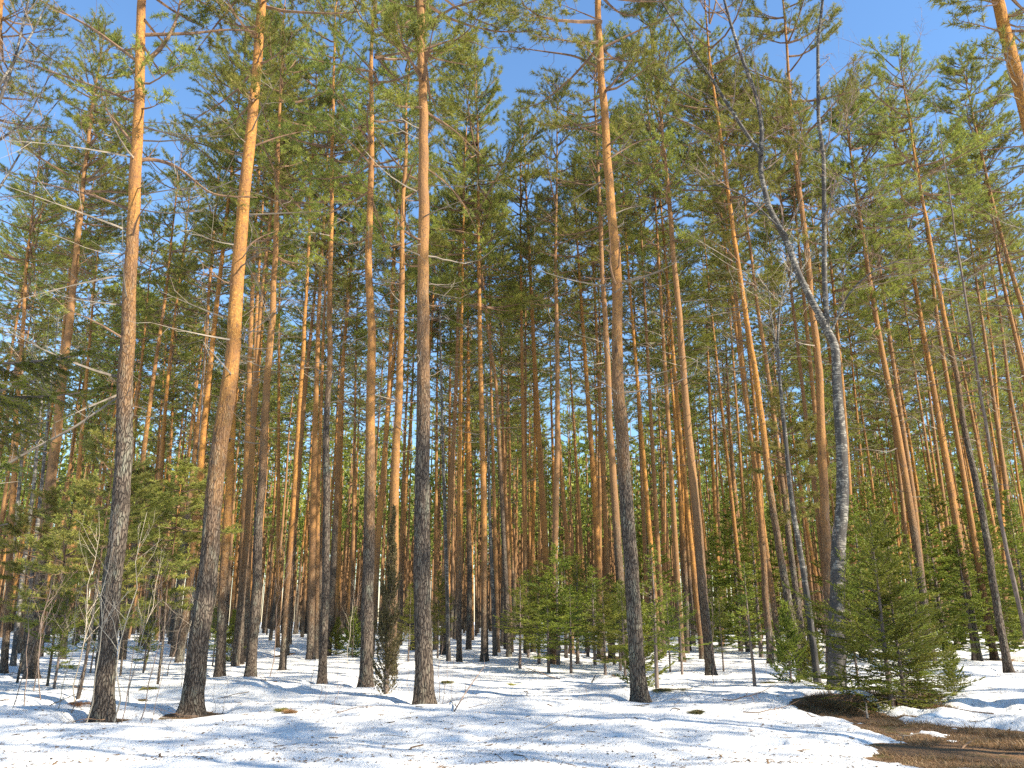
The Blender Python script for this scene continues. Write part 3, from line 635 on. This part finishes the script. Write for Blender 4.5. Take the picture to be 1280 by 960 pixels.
# ------------------------------------------------------------------ birches
def limb_tree(name, label, cat, Y, base_px, trunk_px, limbs, w, mat, seed, twigs=8, twig_mat=None, group=None, tl=1.0):
    G = on_ground(*base_px) if Y is None else None
    if Y is None: Y = G[1]
    b0, t = on_plane(*base_px, Y); base = np.array([b0[0], Y, float(ground_h(b0[0], Y))])
    root = obj(name, None, None, base); tag(root, label, cat, group); rs = np.random.RandomState(seed)
    pts = [np.array([0, 0, -.15])] + [on_plane(x, y, Y)[0] - base for x, y in trunk_px]; r1 = w * t / F / 2; top = pts[-1][2]
    me, Q = trunk_mesh(pts, lambda z: r1 * np.clip(1.06 - .55 * z / max(top, 1), .1, 1.2), 32 if t < 20 else 10, .012 if t < 20 else 0, seed, [mat], .4, .08 if t < 20 else .3)
    obj('trunk', me, root); TP = []; TR = []
    def grow(p, d, ln, r, k):
        q = [p]
        for i in range(5):
            d = norm(d + rs.randn(3) * .13 + np.array([0, 0, .05 if k else -.05])); p = p + d * ln / 5; q.append(p)
        TP.append(q); TR.append(np.linspace(r, r * .3, 6))
        if k:
            for j in range(rs.randint(3, 7)):
                i = rs.randint(1, 6); grow(q[i], norm(d + rs.randn(3) * .55), ln * rs.uniform(.35, .6), r * .45, k - 1)
    for lp, r0, r2, dep in limbs:
        L3 = np.array([on_plane(x, y, Y)[0] - base for x, y in lp]); L3[:, 1] += np.linspace(0, dep, len(L3)); Lr = resample(L3, .12)
        gm = Geo(); gm.tube(Lr, np.linspace(r0, r2, len(Lr)), 8); obj('limb', gm.build('limb', [mat], True), root)
        for j in range(twigs):
            i = rs.randint(len(Lr) // 6, len(Lr) - 1); d0 = norm(Lr[i + 1] - Lr[i]); side = norm(np.cross(d0, rs.randn(3)))
            grow(Lr[i], norm(d0 * .7 + side * .75), rs.uniform(.7, 2.0) * tl, r0 * .22 + .003, 2)
    V, q = tubes(TP, TR, 3); gg = Geo(); gg.add(V, q, 0); obj('crown', gg.build('birch_twigs', [twig_mat or TWIG]), root)
    TREES.append((base[0], base[1])); return root, Q
limb_tree('birch_tree', 'large birch with dark cracked bark forking into two crooked limbs', 'birch tree', None, (1045, 872), [(1047, 760), (1050, 640), (1051, 560), (1048, 488), (1046, 431), (1032, 406), (1024, 392)],
  [([(1030, 402), (1018, 380), (998, 337), (988, 302), (964, 255), (954, 208), (957, 151), (951, 111), (931, 57), (917, 10), (905, -40)], .09, .035, .5),
   ([(1034, 410), (1029, 353), (1027, 285), (1025, 201), (1017, 161), (1015, 67), (1020, 17), (1020, -50)], .072, .03, -.6),
   ([(952, 195), (922, 141), (890, 80), (853, 17), (830, -30)], .05, .02, .8), ([(1025, 188), (1055, 165), (1085, 141), (1129, 87)], .035, .01, -.6),
   ([(1040, 412), (1052, 375), (1075, 352), (1110, 342)], .035, .012, -.9), ([(985, 295), (940, 240), (905, 215), (880, 212)], .03, .01, .9), ([(1030, 272), (1050, 255), (1085, 245), (1120, 228)], .03, .01, .6)],
  20.5, BIRCH, 41, twigs=11)
limb_tree('birch_tree', 'thin pale birch pole leaning beside the forked birch', 'birch tree', None, (1023, 862), [(1010, 740), (992, 640), (978, 520), (972, 430)], [([(972, 430), (976, 380), (992, 340), (996, 290)], .035, .01, .3), ([(974, 460), (962, 400), (955, 350)], .03, .01, -.3)], 8, BIRCH, 42, 7, PALETWIG)
limb_tree('birch_tree', 'slim white birch pole with black spots near a brown pine', 'birch tree', None, (561, 829), [(559, 740), (556, 640), (553, 540), (550, 400)], [([(550, 400), (552, 340), (548, 290)], .04, .01, .3)], 5.2, BIRCH, 43, 6)
limb_tree('birch_tree', 'pale birch pole behind the pine at the end of the snowy opening', 'birch tree', None, (619, 824), [(616, 740), (612, 640), (610, 520)], [([(610, 520), (606, 470), (600, 430)], .035, .01, .3)], 5.5, BIRCH, 44, 5)
for i, (bx, tx, yy) in enumerate(((16, 42, 30), (30, 52, 27), (4, 24, 33))):
    limb_tree('birch_tree', 'white birch stem in the pale clump behind the bare saplings', 'birch tree', yy, (bx, 838), [((bx + tx) / 2 - 2, 730), (tx, 610), (tx + 8, 520)], [([(tx + 8, 520), (tx + 14, 450), (tx + 16, 390)], .04, .01, .2)], 6.5, BIRCH, 45 + i, 6, PALETWIG, 'white birch clump')
limb_tree('birch_tree', 'thin white birch with bare twigs between pines, above the bare saplings', 'birch tree', 34, (240, 822), [(243, 700), (247, 585), (255, 465)], [([(255, 465), (258, 420), (256, 370)], .035, .01, .2)], 4, BIRCH, 49, 6, PALETWIG)
limb_tree('birch_tree', 'birch with white upper twigs and dark drooping boughs against the sky', 'birch tree', 15, (-150, 880), [(-110, 600), (-70, 350), (-45, 200)],
  [([(-45, 200), (-10, 130), (8, 60), (20, -20)], .05, .02, .5), ([(-40, 180), (5, 90), (40, 30), (60, -20)], .04, .015, .2), ([(-60, 300), (0, 250), (50, 180), (100, 130)], .03, .008, -.5), ([(-50, 230), (0, 190), (50, 170), (90, 120)], .03, .008, -.8)], 16, BIRCH, 50, 8)
# a dead pole leaning on the twisted pine
Yp = on_ground(128, 904)[1] + .25
lp = np.array([on_plane(x, y, Yp)[0] for x, y in ((-330, 862), (-120, 690), (45, 573), (100, 538), (146, 497))]); lp[:, 1] -= np.linspace(.8, 0, 5); lp[0, 2] = float(ground_h(lp[0, 0], lp[0, 1]))
g = Geo(); L = resample(lp, .2); g.tube(L, np.linspace(.045, .018, len(L)), 8)
for j in range(34):
    i = R.randrange(len(L) // 2, len(L)); d = norm(np.array([R.uniform(-1, 1), R.uniform(-1, 1), R.uniform(-.2, 1)])); l2 = R.uniform(.2, .7)
    g.tube(np.stack([L[i], L[i] + d * l2 * .5, L[i] + d * l2 + np.array([0, 0, .05])]), [.01, .007, .003], 4)
tag(obj('leaning_pole', g.build('leaning_pole', [DEADWOOD], True)), 'bare dead pole leaning against the pine with twisted limbs', 'dead pole')

# ------------------------------------------------------------------ young conifers
SPR = {}
SPR['bush'] = spruce_crown(600, 3.9, 1.5, .0, .20, 5, .30, .8, .036, curve=.7, thin=.2, ragged=.8)
SPR['mid'] = spruce_crown(601, 3.6, .95, .22, .17, 5, .25, .95, .032, thin=.15, ragged=.7)
SPR['mid2'] = spruce_crown(602, 3.6, .85, .28, .18, 5, .3, .95, .032, thin=.2, ragged=.7)
SPR['small'] = spruce_crown(603, 1.6, .55, .06, .12, 5, .1, 1.1, .032, steep=.3)
SPR['slim'] = spruce_crown(604, 3.0, .5, .3, .2, 4, .2, .9, .032, thin=.25, ragged=.7)
SPR['tall'] = spruce_crown(605, 9.0, 1.8, .06, .34, 6, .35, .42, .085, thin=.1)
SPR['tall2'] = spruce_crown(606, 9.0, 1.6, .10, .36, 6, .35, .42, .085, thin=.15)
SPR['juniper'] = spruce_crown(607, 3.9, .62, .02, .09, 4, 0, .65, .034, JUNI, .5, .9)
def spruce(kind, px, H, label, group=None, Rr=1.0, Y=None, name='spruce_tree', cat='spruce', r0=.028):
    if Y is None: p = on_ground(*px)
    else:
        a = on_plane(px[0], 800, Y)[0]; p = np.array([a[0], Y, float(ground_h(a[0], Y))])
    me, Pt = SPR[kind]; H0 = Pt[-1, 2]; s = H / H0
    root = obj(name, None, None, p, (0, 0, R.random() * 6.28), (s * Rr, s * Rr, s)); tag(root, label, cat, group)
    key = kind + '_stem'
    if key not in SPR:
        g = Geo(); Q = resample(Pt, H0 / 14); Q[0, 2] = -.12; g.tube(Q, (H0 * .011 + .006) * (1 - .93 * np.linspace(0, 1, len(Q))), 7); SPR[key] = g.build('spruce_stem', [SPRUCEBARK], True)
    obj('trunk', SPR[key], root); obj('crown', me, root); return root
spruce('bush', (1115, 886), 3.4, 'broad bushy bright green spruce on the mound beside the forked birch', Rr=1.25)
spruce('bush', (1150, 872), 2.3, 'low spreading green spruce skirt beside the broad bushy spruce', Rr=1.15)
spruce('bush', (1132, 884), 2.7, 'low wide spruce in front of the broad bushy spruce', Rr=1.2)
spruce('mid', (1075, 872), 3.3, 'spruce tucked between the forked birch and the broad bushy spruce', Rr=.8)
spruce('small', (1195, 872), 1.2, 'tiny spruce sapling standing in snow past the bushy spruce', Rr=.8)
for i, (x, y, h) in enumerate(((650, 842, 3.0), (674, 836, 3.7), (698, 838, 4.2), (722, 834, 4.0), (744, 840, 3.4), (768, 838, 3.2), (708, 826, 4.8), (686, 846, 3.0), (714, 847, 2.7), (757, 848, 2.6), (776, 842, 2.8), (660, 826, 3.6), (735, 822, 4.4))):
    spruce('mid' if i % 2 else 'mid2', (x, y), h, 'young spruce with bare lower stem in the dense thicket', 'spruce thicket', Rr=1.5)
spruce('slim', (822, 873), 3.2, 'slender light green spruce at the foot of the lichen-speckled pine', Rr=1.25)
spruce('small', (806, 868), 1.9, 'short spruce hugging the trunk of the lichen-speckled pine', Rr=1.1)
spruce('mid', (838, 846), 2.6, 'spruce behind the light green slender one at the speckled pine', Rr=1.0)
spruce('mid', (782, 852), 2.7, 'spruce on the shaded side of the lichen-speckled pine', Rr=1.3)
spruce('mid2', (853, 851), 2.6, 'outermost spruce of the few round the lichen-speckled pine', Rr=1.3)
spruce('mid2', (905, 846), 2.4, 'small spruce beside the golden pine with greenish foot')
spruce('slim', (944, 868), 2.9, 'spindly spruce on a thin dark bare stem standing alone in snow', Rr=1.2)
spruce('small', (990, 862), 1.9, 'star-topped small spruce just short of the mound', Rr=.95)
spruce('slim', (1000, 858), 2.1, 'narrow little spruce behind the star-topped one', Rr=1.2)
spruce('small', (1018, 858), 1.5, 'low spruce at the foot of the thin pale birch', Rr=1.0)
for i, (x, d, h, k) in enumerate(((925, 44, 9, 'tall'), (950, 38, 7, 'tall2'), (1085, 30, 6, 'tall2'), (1125, 34, 7.5, 'tall'), (1180, 36, 7, 'tall'), (1215, 31, 5.0, 'tall2'), (1255, 34, 6.5, 'tall'), (1290, 29, 6, 'tall2'), (815, 48, 9.5, 'tall2'), (1235, 44, 9.5, 'tall'), (1275, 47, 10, 'tall'), (1195, 46, 9.5, 'tall2'), (1105, 45, 9, 'tall'), (900, 50, 8, 'tall'), (1150, 27, 4.2, 'tall2'), (1060, 40, 8.5, 'tall'), (985, 46, 9, 'tall2'))):
    spruce(k, (x, 800), h, 'dark young spruce shaded among pines ' + between(x), 'dark spruces ' + between(x), Y=d, Rr=1.35)
for x, y, h, lb in ((265, 838, 2.3, 'small spruce between the stout leaning pine and the dark shaded pine'), (178, 848, 2.6, 'dark spruce behind the bare saplings near the twisted pine'), (66, 868, 2.9, 'spruce with drooping tips among pale bare saplings'),
                    (112, 846, 2.5, 'spruce partly hidden by the twisted pine trunk'), (440, 826, 2.0, 'little spruce between the slim grey-brown pine and the lichen-footed pine'), (547, 826, 3.6, 'green spruce showing past the straightest thick pine'),
                    (420, 822, 1.6, 'smallest spruce by the slim grey-brown pine'), (287, 832, 1.9, 'low spruce behind the slim half hidden pine'), (510, 832, 3.0, 'spruce between the juniper and the straightest pine')):
    spruce('mid' if h > 2.2 else 'small', (x, y), h, lb)
spruce('juniper', (482, 881), 3.8, 'narrow brownish green juniper column between two pines', name='juniper_bush', cat='juniper', Rr=1.15)
# near spruce whose bough tip hangs into view
p = np.array([-3.8, 4.3, float(ground_h(-3.8, 4.3))]); root = tag(obj('spruce_tree', None, None, p), 'spruce whose dark bough tips hang in front of the birch stems', 'spruce')
gt = Geo(); gt.tube([(0, 0, -.2), (.03, 0, 2), (0, .03, 5), (0, 0, 7.5)], [.10, .085, .05, .01], 10); obj('trunk', gt.build('trunk', [SPRUCEBARK], True), root)
rs = np.random.RandomState(71)
def bough(z, az, ln, droop):
    g = Geo(); s = np.linspace(0, 1, 8); e = .15 - droop * np.sin(s * 2) + .35 * s * s
    st = np.stack([np.cos(e) * math.cos(az), np.cos(e) * math.sin(az), np.sin(e)], -1) * ln / 7; P = np.array([0, 0, z]) + np.concatenate([[[0, 0, 0]], np.cumsum(st[1:], 0)])
    g.tube(P, np.linspace(.016, .004, 8), 5); tw = [P[[4, 6, 7]], P[[2, 3, 4]]]
    for j in range(int(ln / .028)):
        u = .15 + .83 * rs.rand(); i = min(6, int(u * 7)); w = u * 7 - i; q = P[i] * (1 - w) + P[i + 1] * w; d0 = norm(P[i + 1] - P[i]); a = rs.choice([-1, 1]) * (.85 + .2 * rs.randn()); ca, sa = math.cos(a), math.sin(a)
        d = norm(np.array([d0[0] * ca - d0[1] * sa, d0[0] * sa + d0[1] * ca, d0[2] - .25 + .12 * rs.randn()])); l2 = (.08 + .38 * (1 - u) * ln) * rs.uniform(.7, 1.2)
        tw.append(np.stack([q, q + d * l2 * .5, q + d * l2 - [0, 0, l2 * .1]]))
        for x in range(int(l2 / .07)):
            f = rs.rand(); q2 = q + d * l2 * f; d2 = norm(d + rs.randn(3) * .5 - [0, 0, .2]); l3 = .05 + .09 * rs.rand(); tw.append(np.stack([q2, q2 + d2 * l3 * .5, q2 + d2 * l3]))
    T3 = np.array(tw); V, q = tubes(T3, np.tile([.003, .0025, .0015], (len(T3), 1)), 3); g.add(V, q, 0)
    Ls = np.linalg.norm(T3[:, 2] - T3[:, 0], axis=1); c = np.maximum(8, (Ls / .0022).astype(int)); ti = np.repeat(np.arange(len(T3)), c); n = len(ti); u = rs.rand(n)[:, None]
    pp = T3[ti, 0] + (T3[ti, 2] - T3[ti, 0]) * u; d = norm(T3[ti, 2] - T3[ti, 0]); A = norm(d * .7 + norm(np.cross(d, rs.randn(n, 3)) + [0, 0, .15]) * .75); S = norm(np.cross(A, rs.randn(n, 3))) * .0022
    V = np.stack([pp - S, pp + S, pp + A * (.016 + .009 * rs.rand(n))[:, None]], 1).reshape(-1, 3); g.add(V, np.arange(len(V)).reshape(-1, 3), 1)
    return g.build('bough', [SPRUCEBARK, SPRUCE])
for z, az, ln, dr in ((2.95, .10, 1.40, .25), (2.70, -.22, 1.36, .3), (2.35, .35, .95, .25), (3.4, -.1, .85, .2), (2.0, .0, 1.12, .3), (2.82, .28, 1.28, .3), (2.6, .02, 1.2, .35), (3.1, 4.2, 1.2, .3)):
    obj('bough', bough(z, az, ln, dr), root)
# young pines on the pale side of the wood
def young_pine(x, y, H, label, cb, Rr, k, w=.036):
    p = on_ground(x, y); root = tag(obj('young_pine', None, None, p), label, 'pine tree')
    Pn = np.stack([np.cumsum(NR.randn(8)) * .03 * H / 5, np.cumsum(NR.randn(8)) * .03 * H / 5, np.linspace(0, H, 8)], -1); Pn[0] = (0, 0, -.1)
    g = Geo(); Q = resample(Pn, .3); g.tube(Q, np.linspace(w, .008, len(Q)), 8); tr = obj('trunk', g.build('trunk', [BARK], True), root); tr['bark_z'] = 3.6
    put_crown(root, Q, H, cb, Rr, YOUNG[k], 4.0)
young_pine(96, 880, 5.6, 'pale green young pine at the edge of the bare saplings', 2.2, 1.15, 0)
young_pine(196, 866, 5.4, 'pale green young pine between the twisted pine and the stout leaning pine', 2.6, 1.2, 1)
young_pine(150, 850, 6.4, 'taller pale green young pine behind the twisted pine', 3.2, 1.5, 2)
young_pine(232, 842, 6.6, 'feathery young pine behind the stout leaning pine', 3.6, 1.3, 0)
young_pine(58, 866, 5.0, 'pale young pine between the birch clump and the twisted pine', 1.7, 1.2, 2)
young_pine(126, 872, 4.6, 'low pale young pine just behind the twisted pine', 1.5, 1.2, 1)
young_pine(178, 846, 6.0, 'pale young pine farther behind, past the twisted pine', 2.2, 1.4, 0)
young_pine(20, 860, 5.2, 'young pine close to the white birch clump', 2.2, 1.2, 1)
young_pine(1012, 838, 9.2, 'tall green young pine filling the space behind the forked birch', 5.0, 1.2, 2, .07)

# ------------------------------------------------------------------ bare saplings and twigs
SAP = [twig_tree(700 + k, 3.0, 9, TWIG if k % 2 else PALETWIG, .45, .011, .25, 2) for k in range(6)]
WHIP = [twig_tree(720 + k, 1.3, 3, TWIG, .35, .007, .3, 1) for k in range(3)]
def sapling(x, y, H, label, group=None, whip=False, lean=.08):
    p = on_ground(x, y); st, tw = R.choice(WHIP if whip else SAP); h0 = 1.3 if whip else 3.0; s = H / h0
    p[2] -= .02
    root = tag(obj('bare_sapling', None, None, p, (R.uniform(-lean, lean), R.uniform(-lean, lean), R.random() * 6.28), (s, s, s)), label, 'sapling', group)
    obj('stem', st, root); obj('twig', tw, root)
for x, y, h in ((105, 913, 3.2), (84, 903, 2.6), (141, 909, 3.4), (149, 914, 2.4), (172, 911, 2.6), (184, 916, 1.7), (30, 892, 2.8), (52, 884, 3.3), (12, 896, 2.4), (68, 899, 2.2), (122, 898, 2.9), (208, 852, 3.6), (95, 890, 3.6), (160, 890, 3.0), (40, 875, 3.4), (225, 868, 2.5)):
    sapling(x, y, h, 'thin pale bare sapling around the foot of the twisted pine', 'bare saplings by the twisted pine')
for x, y, h, wp, lb in ((336, 850, 4.2, 0, 'pale thin sapling stem beside the slender golden pine'), (398, 896, .95, 1, ''), (404, 894, .8, 1, ''), (421, 895, 1.0, 1, ''), (386, 872, 1.1, 1, ''), (268, 893, .7, 1, ''), (277, 893, .9, 1, ''),
                        (552, 884, 1.1, 1, ''), (560, 880, 1.0, 1, ''), (548, 883, 1.3, 1, ''), (736, 884, .7, 1, ''), (510, 880, .9, 1, ''), (878, 878, .6, 1, ''), (862, 884, .8, 1, ''), (612, 868, .8, 1, ''), (640, 880, .5, 1, ''), (1220, 918, .5, 1, ''),
                        (442, 830, 3.6, 0, 'pale sapling tangle beside the little spruce'), (436, 836, 3.2, 0, 'bare sapling leaning by the little spruce'), (893, 862, 2.6, 0, 'thin dead sapling against the golden pine'), (1060, 876, 3.4, 0, 'pale crooked sapling rising along the forked birch'),
                        (1064, 880, 2.2, 0, 'short pale sapling at the root of the forked birch'), (960, 858, 1.5, 0, 'bare sapling behind the spindly spruce'), (1035, 868, 2.4, 0, 'dark bare sapling at the shaded side of the forked birch')):
    sapling(x, y, h, lb or 'short dark bare twig in snow ' + between(x), None if lb else 'bare twigs ' + between(x), bool(wp))
# the long stick lying askew
a = on_ground(560, 902); b = on_plane(606, 832, a[1] + 2.0)[0]; b[2] = max(b[2], .45); g = Geo(); L = resample(np.stack([a, (a + b) / 2 + [0, 0, .04], b]), .15); g.tube(L, np.linspace(.014, .006, len(L)), 6)
for j in range(5):
    i = R.randrange(2, len(L)); d = norm(np.array([R.uniform(-1, 1), R.uniform(-.5, 1), R.uniform(0, 1)])); g.tube(np.stack([L[i], L[i] + d * .15, L[i] + d * .28]), [.006, .004, .002])
tag(obj('fallen_stick', g.build('fallen_stick', [TWIG])), 'long thin dark stick poking slantwise from the snow', 'stick')

# ------------------------------------------------------------------ snow now that all the melt rings are known
gr = tag(terrain('ground', xs[::2], ys[::2], floor_z, floor_mat()), 'brown forest floor of needle litter and dry grass', 'ground', kind='structure')
sn = tag(terrain('snow_cover', xs, ys, snow_z, snow_mat()), 'patchy old snow lying over the forest floor', 'snow', kind='structure')
def top_z(x, y): return float(max(snow_z(np.array([[x]]), np.array([[y]]))[0, 0], floor_z(np.array([[x]]), np.array([[y]]))[0, 0]))

# fallen boughs
def fallen(px, py, sz, mat, label, seed, n=26):
    x, y = flat(px, py); z = top_z(x, y); rs = np.random.RandomState(seed); g = Geo(); tips = []; dirs = []
    a0 = rs.rand() * 6.283
    for k in range(6):
        a = a0 + rs.uniform(-.9, .9); ln = sz * rs.uniform(.6, 2.0); d = np.array([math.cos(a), math.sin(a), .06 * rs.rand()])
        P = np.stack([[0, 0, .015], d * ln * .5 + [0, 0, .04 * rs.rand()], d * ln]); g.tube(P, [.008, .006, .003], 4)
        for j in range(n // 2):
            f = rs.rand() ** .7; p = P[0] * (1 - f) + P[2] * f; p[2] += .015; d2 = norm(d + rs.randn(3) * [.6, .6, .25]); tips.append(p + d2 * .05 * rs.rand()); dirs.append(d2)
    V, f = needles(np.array(tips), np.array(dirs), 16, .085, .006, .9, .1, rs); V[:, 2] = np.maximum(V[:, 2] * .6, -.01); g.add(V, f, 1)
    tag(obj('fallen_bough', g.build('fallen_bough', [BRANCH, mat]), None, (x, y, z + .01)), label, 'branch')
fallen(368, 904, .16, DRY, 'fallen pine bough with browned needles lying on open snow', 1)
fallen(355, 901, .10, NEEDLE, 'small green fallen pine sprig next to the browned bough', 2)
fallen(878, 913, .10, JUNI, 'small grey-green fallen sprig alone on the snow short of the mound', 3)
fallen(552, 862, .15, NEEDLE, 'green fallen sprig beyond the long slanting stick', 4)
fallen(640, 858, .19, YNEEDLE, 'yellow-green fallen bough in front of the spruce thicket', 5)
fallen(180, 868, .35, NEEDLE, 'heaped fallen bough behind the twisted pine', 6)
fallen(1193, 876, .34, SPRUCE, 'drooping dark bough heap at the tiny spruce sapling', 7, 40)
fallen(818, 876, .42, JUNI, 'brown-green brush heap at the root of the lichen-speckled pine', 8, 40)
fallen(85, 892, .4, DRY, 'brown brush heap under the pale bare saplings', 9, 30)
fallen(960, 862, .25, YNEEDLE, 'yellowish tuft of needles near the black-footed pine', 10)

for px, py, ln in ((60, 900, .9), (128, 916, .7), (200, 902, 1.0), (245, 908, .6), (310, 880, .9), (420, 908, .7), (455, 872, .8), (520, 898, .7), (585, 905, .5), (655, 872, .9), (700, 856, 1.2), (740, 862, 1.0), (765, 850, 1.2),
                   (812, 890, .9), (850, 902, 1.1), (905, 890, 1.0), (930, 905, .8), (1010, 905, .8), (1085, 905, 1.0), (1150, 925, .9), (1215, 935, 1.1), (1245, 910, .9), (680, 930, .6), (475, 935, .5), (345, 868, 1.0), (90, 870, 1.2)):
    x, y = flat(px, py); o = obj('fallen_branch', R.choice(DEADBR), None, (x, y, top_z(x, y) + .06), (R.uniform(-.12, .12), R.uniform(-.1, .12), R.random() * 6.28), (ln * 1.3, ln * 1.3, ln * .7))
    tag(o, 'bare fallen branch lying ' + between(px), 'branch', 'fallen branches ' + between(px))
# loose litter and grass
rs = np.random.RandomState(33); N = 9000
Yl = 9 + 30 * rs.rand(N) ** 1.7; Xl = rs.uniform(-.68, .68, N) * Yl
tb = np.array([t for t in TREES if 0 < t[1] < 32]); k = 6000; pick = tb[rs.randint(len(tb), size=k)]; rr = np.abs(rs.randn(k)) * .55 + .15; aa = rs.rand(k) * 6.283
Xl = np.concatenate([Xl, pick[:, 0] + np.cos(aa) * rr]); Yl = np.concatenate([Yl, pick[:, 1] + np.sin(aa) * rr]); N = len(Xl)
Zl = np.maximum(snow_z(Xl[None], Yl[None])[0], floor_z(Xl[None], Yl[None])[0]) + .006
a = rs.rand(N) * 6.283; ln = rs.uniform(.006, .026, N) * np.where(rs.rand(N) < .05, 4.0, 1); wd = np.where(rs.rand(N) < .5, .3, .9) * np.minimum(ln * .5, .016)
d = np.stack([np.cos(a), np.sin(a), rs.randn(N) * .12], -1) * ln[:, None]; s = np.stack([-np.sin(a), np.cos(a), rs.randn(N) * .3], -1) * wd[:, None]; c = np.stack([Xl, Yl, Zl], -1); u = np.array([0, 0, .006])
V = np.stack([c - d - s, c + d - s * .6, c + d * .9 + s, c - d * .8 + s * .7, c + u], 1).reshape(-1, 3); b = np.arange(N)[:, None] * 5
f = np.concatenate([b + np.array([[0, 1, 4]]), b + np.array([[1, 2, 4]]), b + np.array([[2, 3, 4]]), b + np.array([[3, 0, 4]])])
LIT = plain('litter_flake', (0.06, 0.04, 0.028), (0.24, 0.15, 0.08), 3)
tag(obj('forest_litter', mesh('forest_litter', V, [(f, 0)], [LIT])), 'scattered bark flakes, cones and twigs on the snow', 'litter', kind='stuff')

GRASS = leaf('dry_grass', (0.24, 0.15, 0.07), (0.40, 0.28, 0.13), (0.11, 0.12, 0.035), 2.2, .3)
cand = 260000; Xg = rs.uniform(1, 16, cand); Yg = rs.uniform(9.5, 22, cand)
ok = (snow_z(Xg[None], Yg[None])[0] < floor_z(Xg[None], Yg[None])[0] - .01) & (np.abs(Xg) < .7 * Yg) & (fbm(Xg * 1.4, Yg * 1.4, 90, 2) > -.12)
Xg = Xg[ok][:26000]; Yg = Yg[ok][:26000]; N = len(Xg); Zg = floor_z(Xg[None], Yg[None])[0] - .005
a = rs.rand(N) * 6.283; h = rs.uniform(.015, .07, N) * (1 + 2.2 * np.exp(-(((Xg - MX) / 1.3) ** 2 + ((Yg - MY) / .8) ** 2))) * (1 + 1.6 * (fbm(Xg * 2, Yg * 2, 95, 2) > .1)); le = rs.uniform(.8, 4.0, N)
c = np.stack([Xg, Yg, Zg], -1); s = np.stack([-np.sin(a), np.cos(a), 0 * a], -1) * .004; dd = np.stack([np.cos(a) * le, np.sin(a) * le, np.ones(N)], -1); dd = norm(dd) * h[:, None]
V = np.stack([c - s, c + s, c + dd * .6 + s * .8 + [0, 0, .01], c + dd * .6 - s * .8 + [0, 0, .01], c + dd * [1.15, 1.15, .85]], 1).reshape(-1, 3); b = np.arange(N)[:, None] * 5
f = np.concatenate([b + np.array([[0, 1, 2]]), b + np.array([[0, 2, 3]]), b + np.array([[3, 2, 4]])])
tag(obj('dry_grass', mesh('dry_grass', V, [(f, 0)], [GRASS])), 'matted dry grass and low green shrubs on the bare mound and verge', 'grass', kind='stuff')
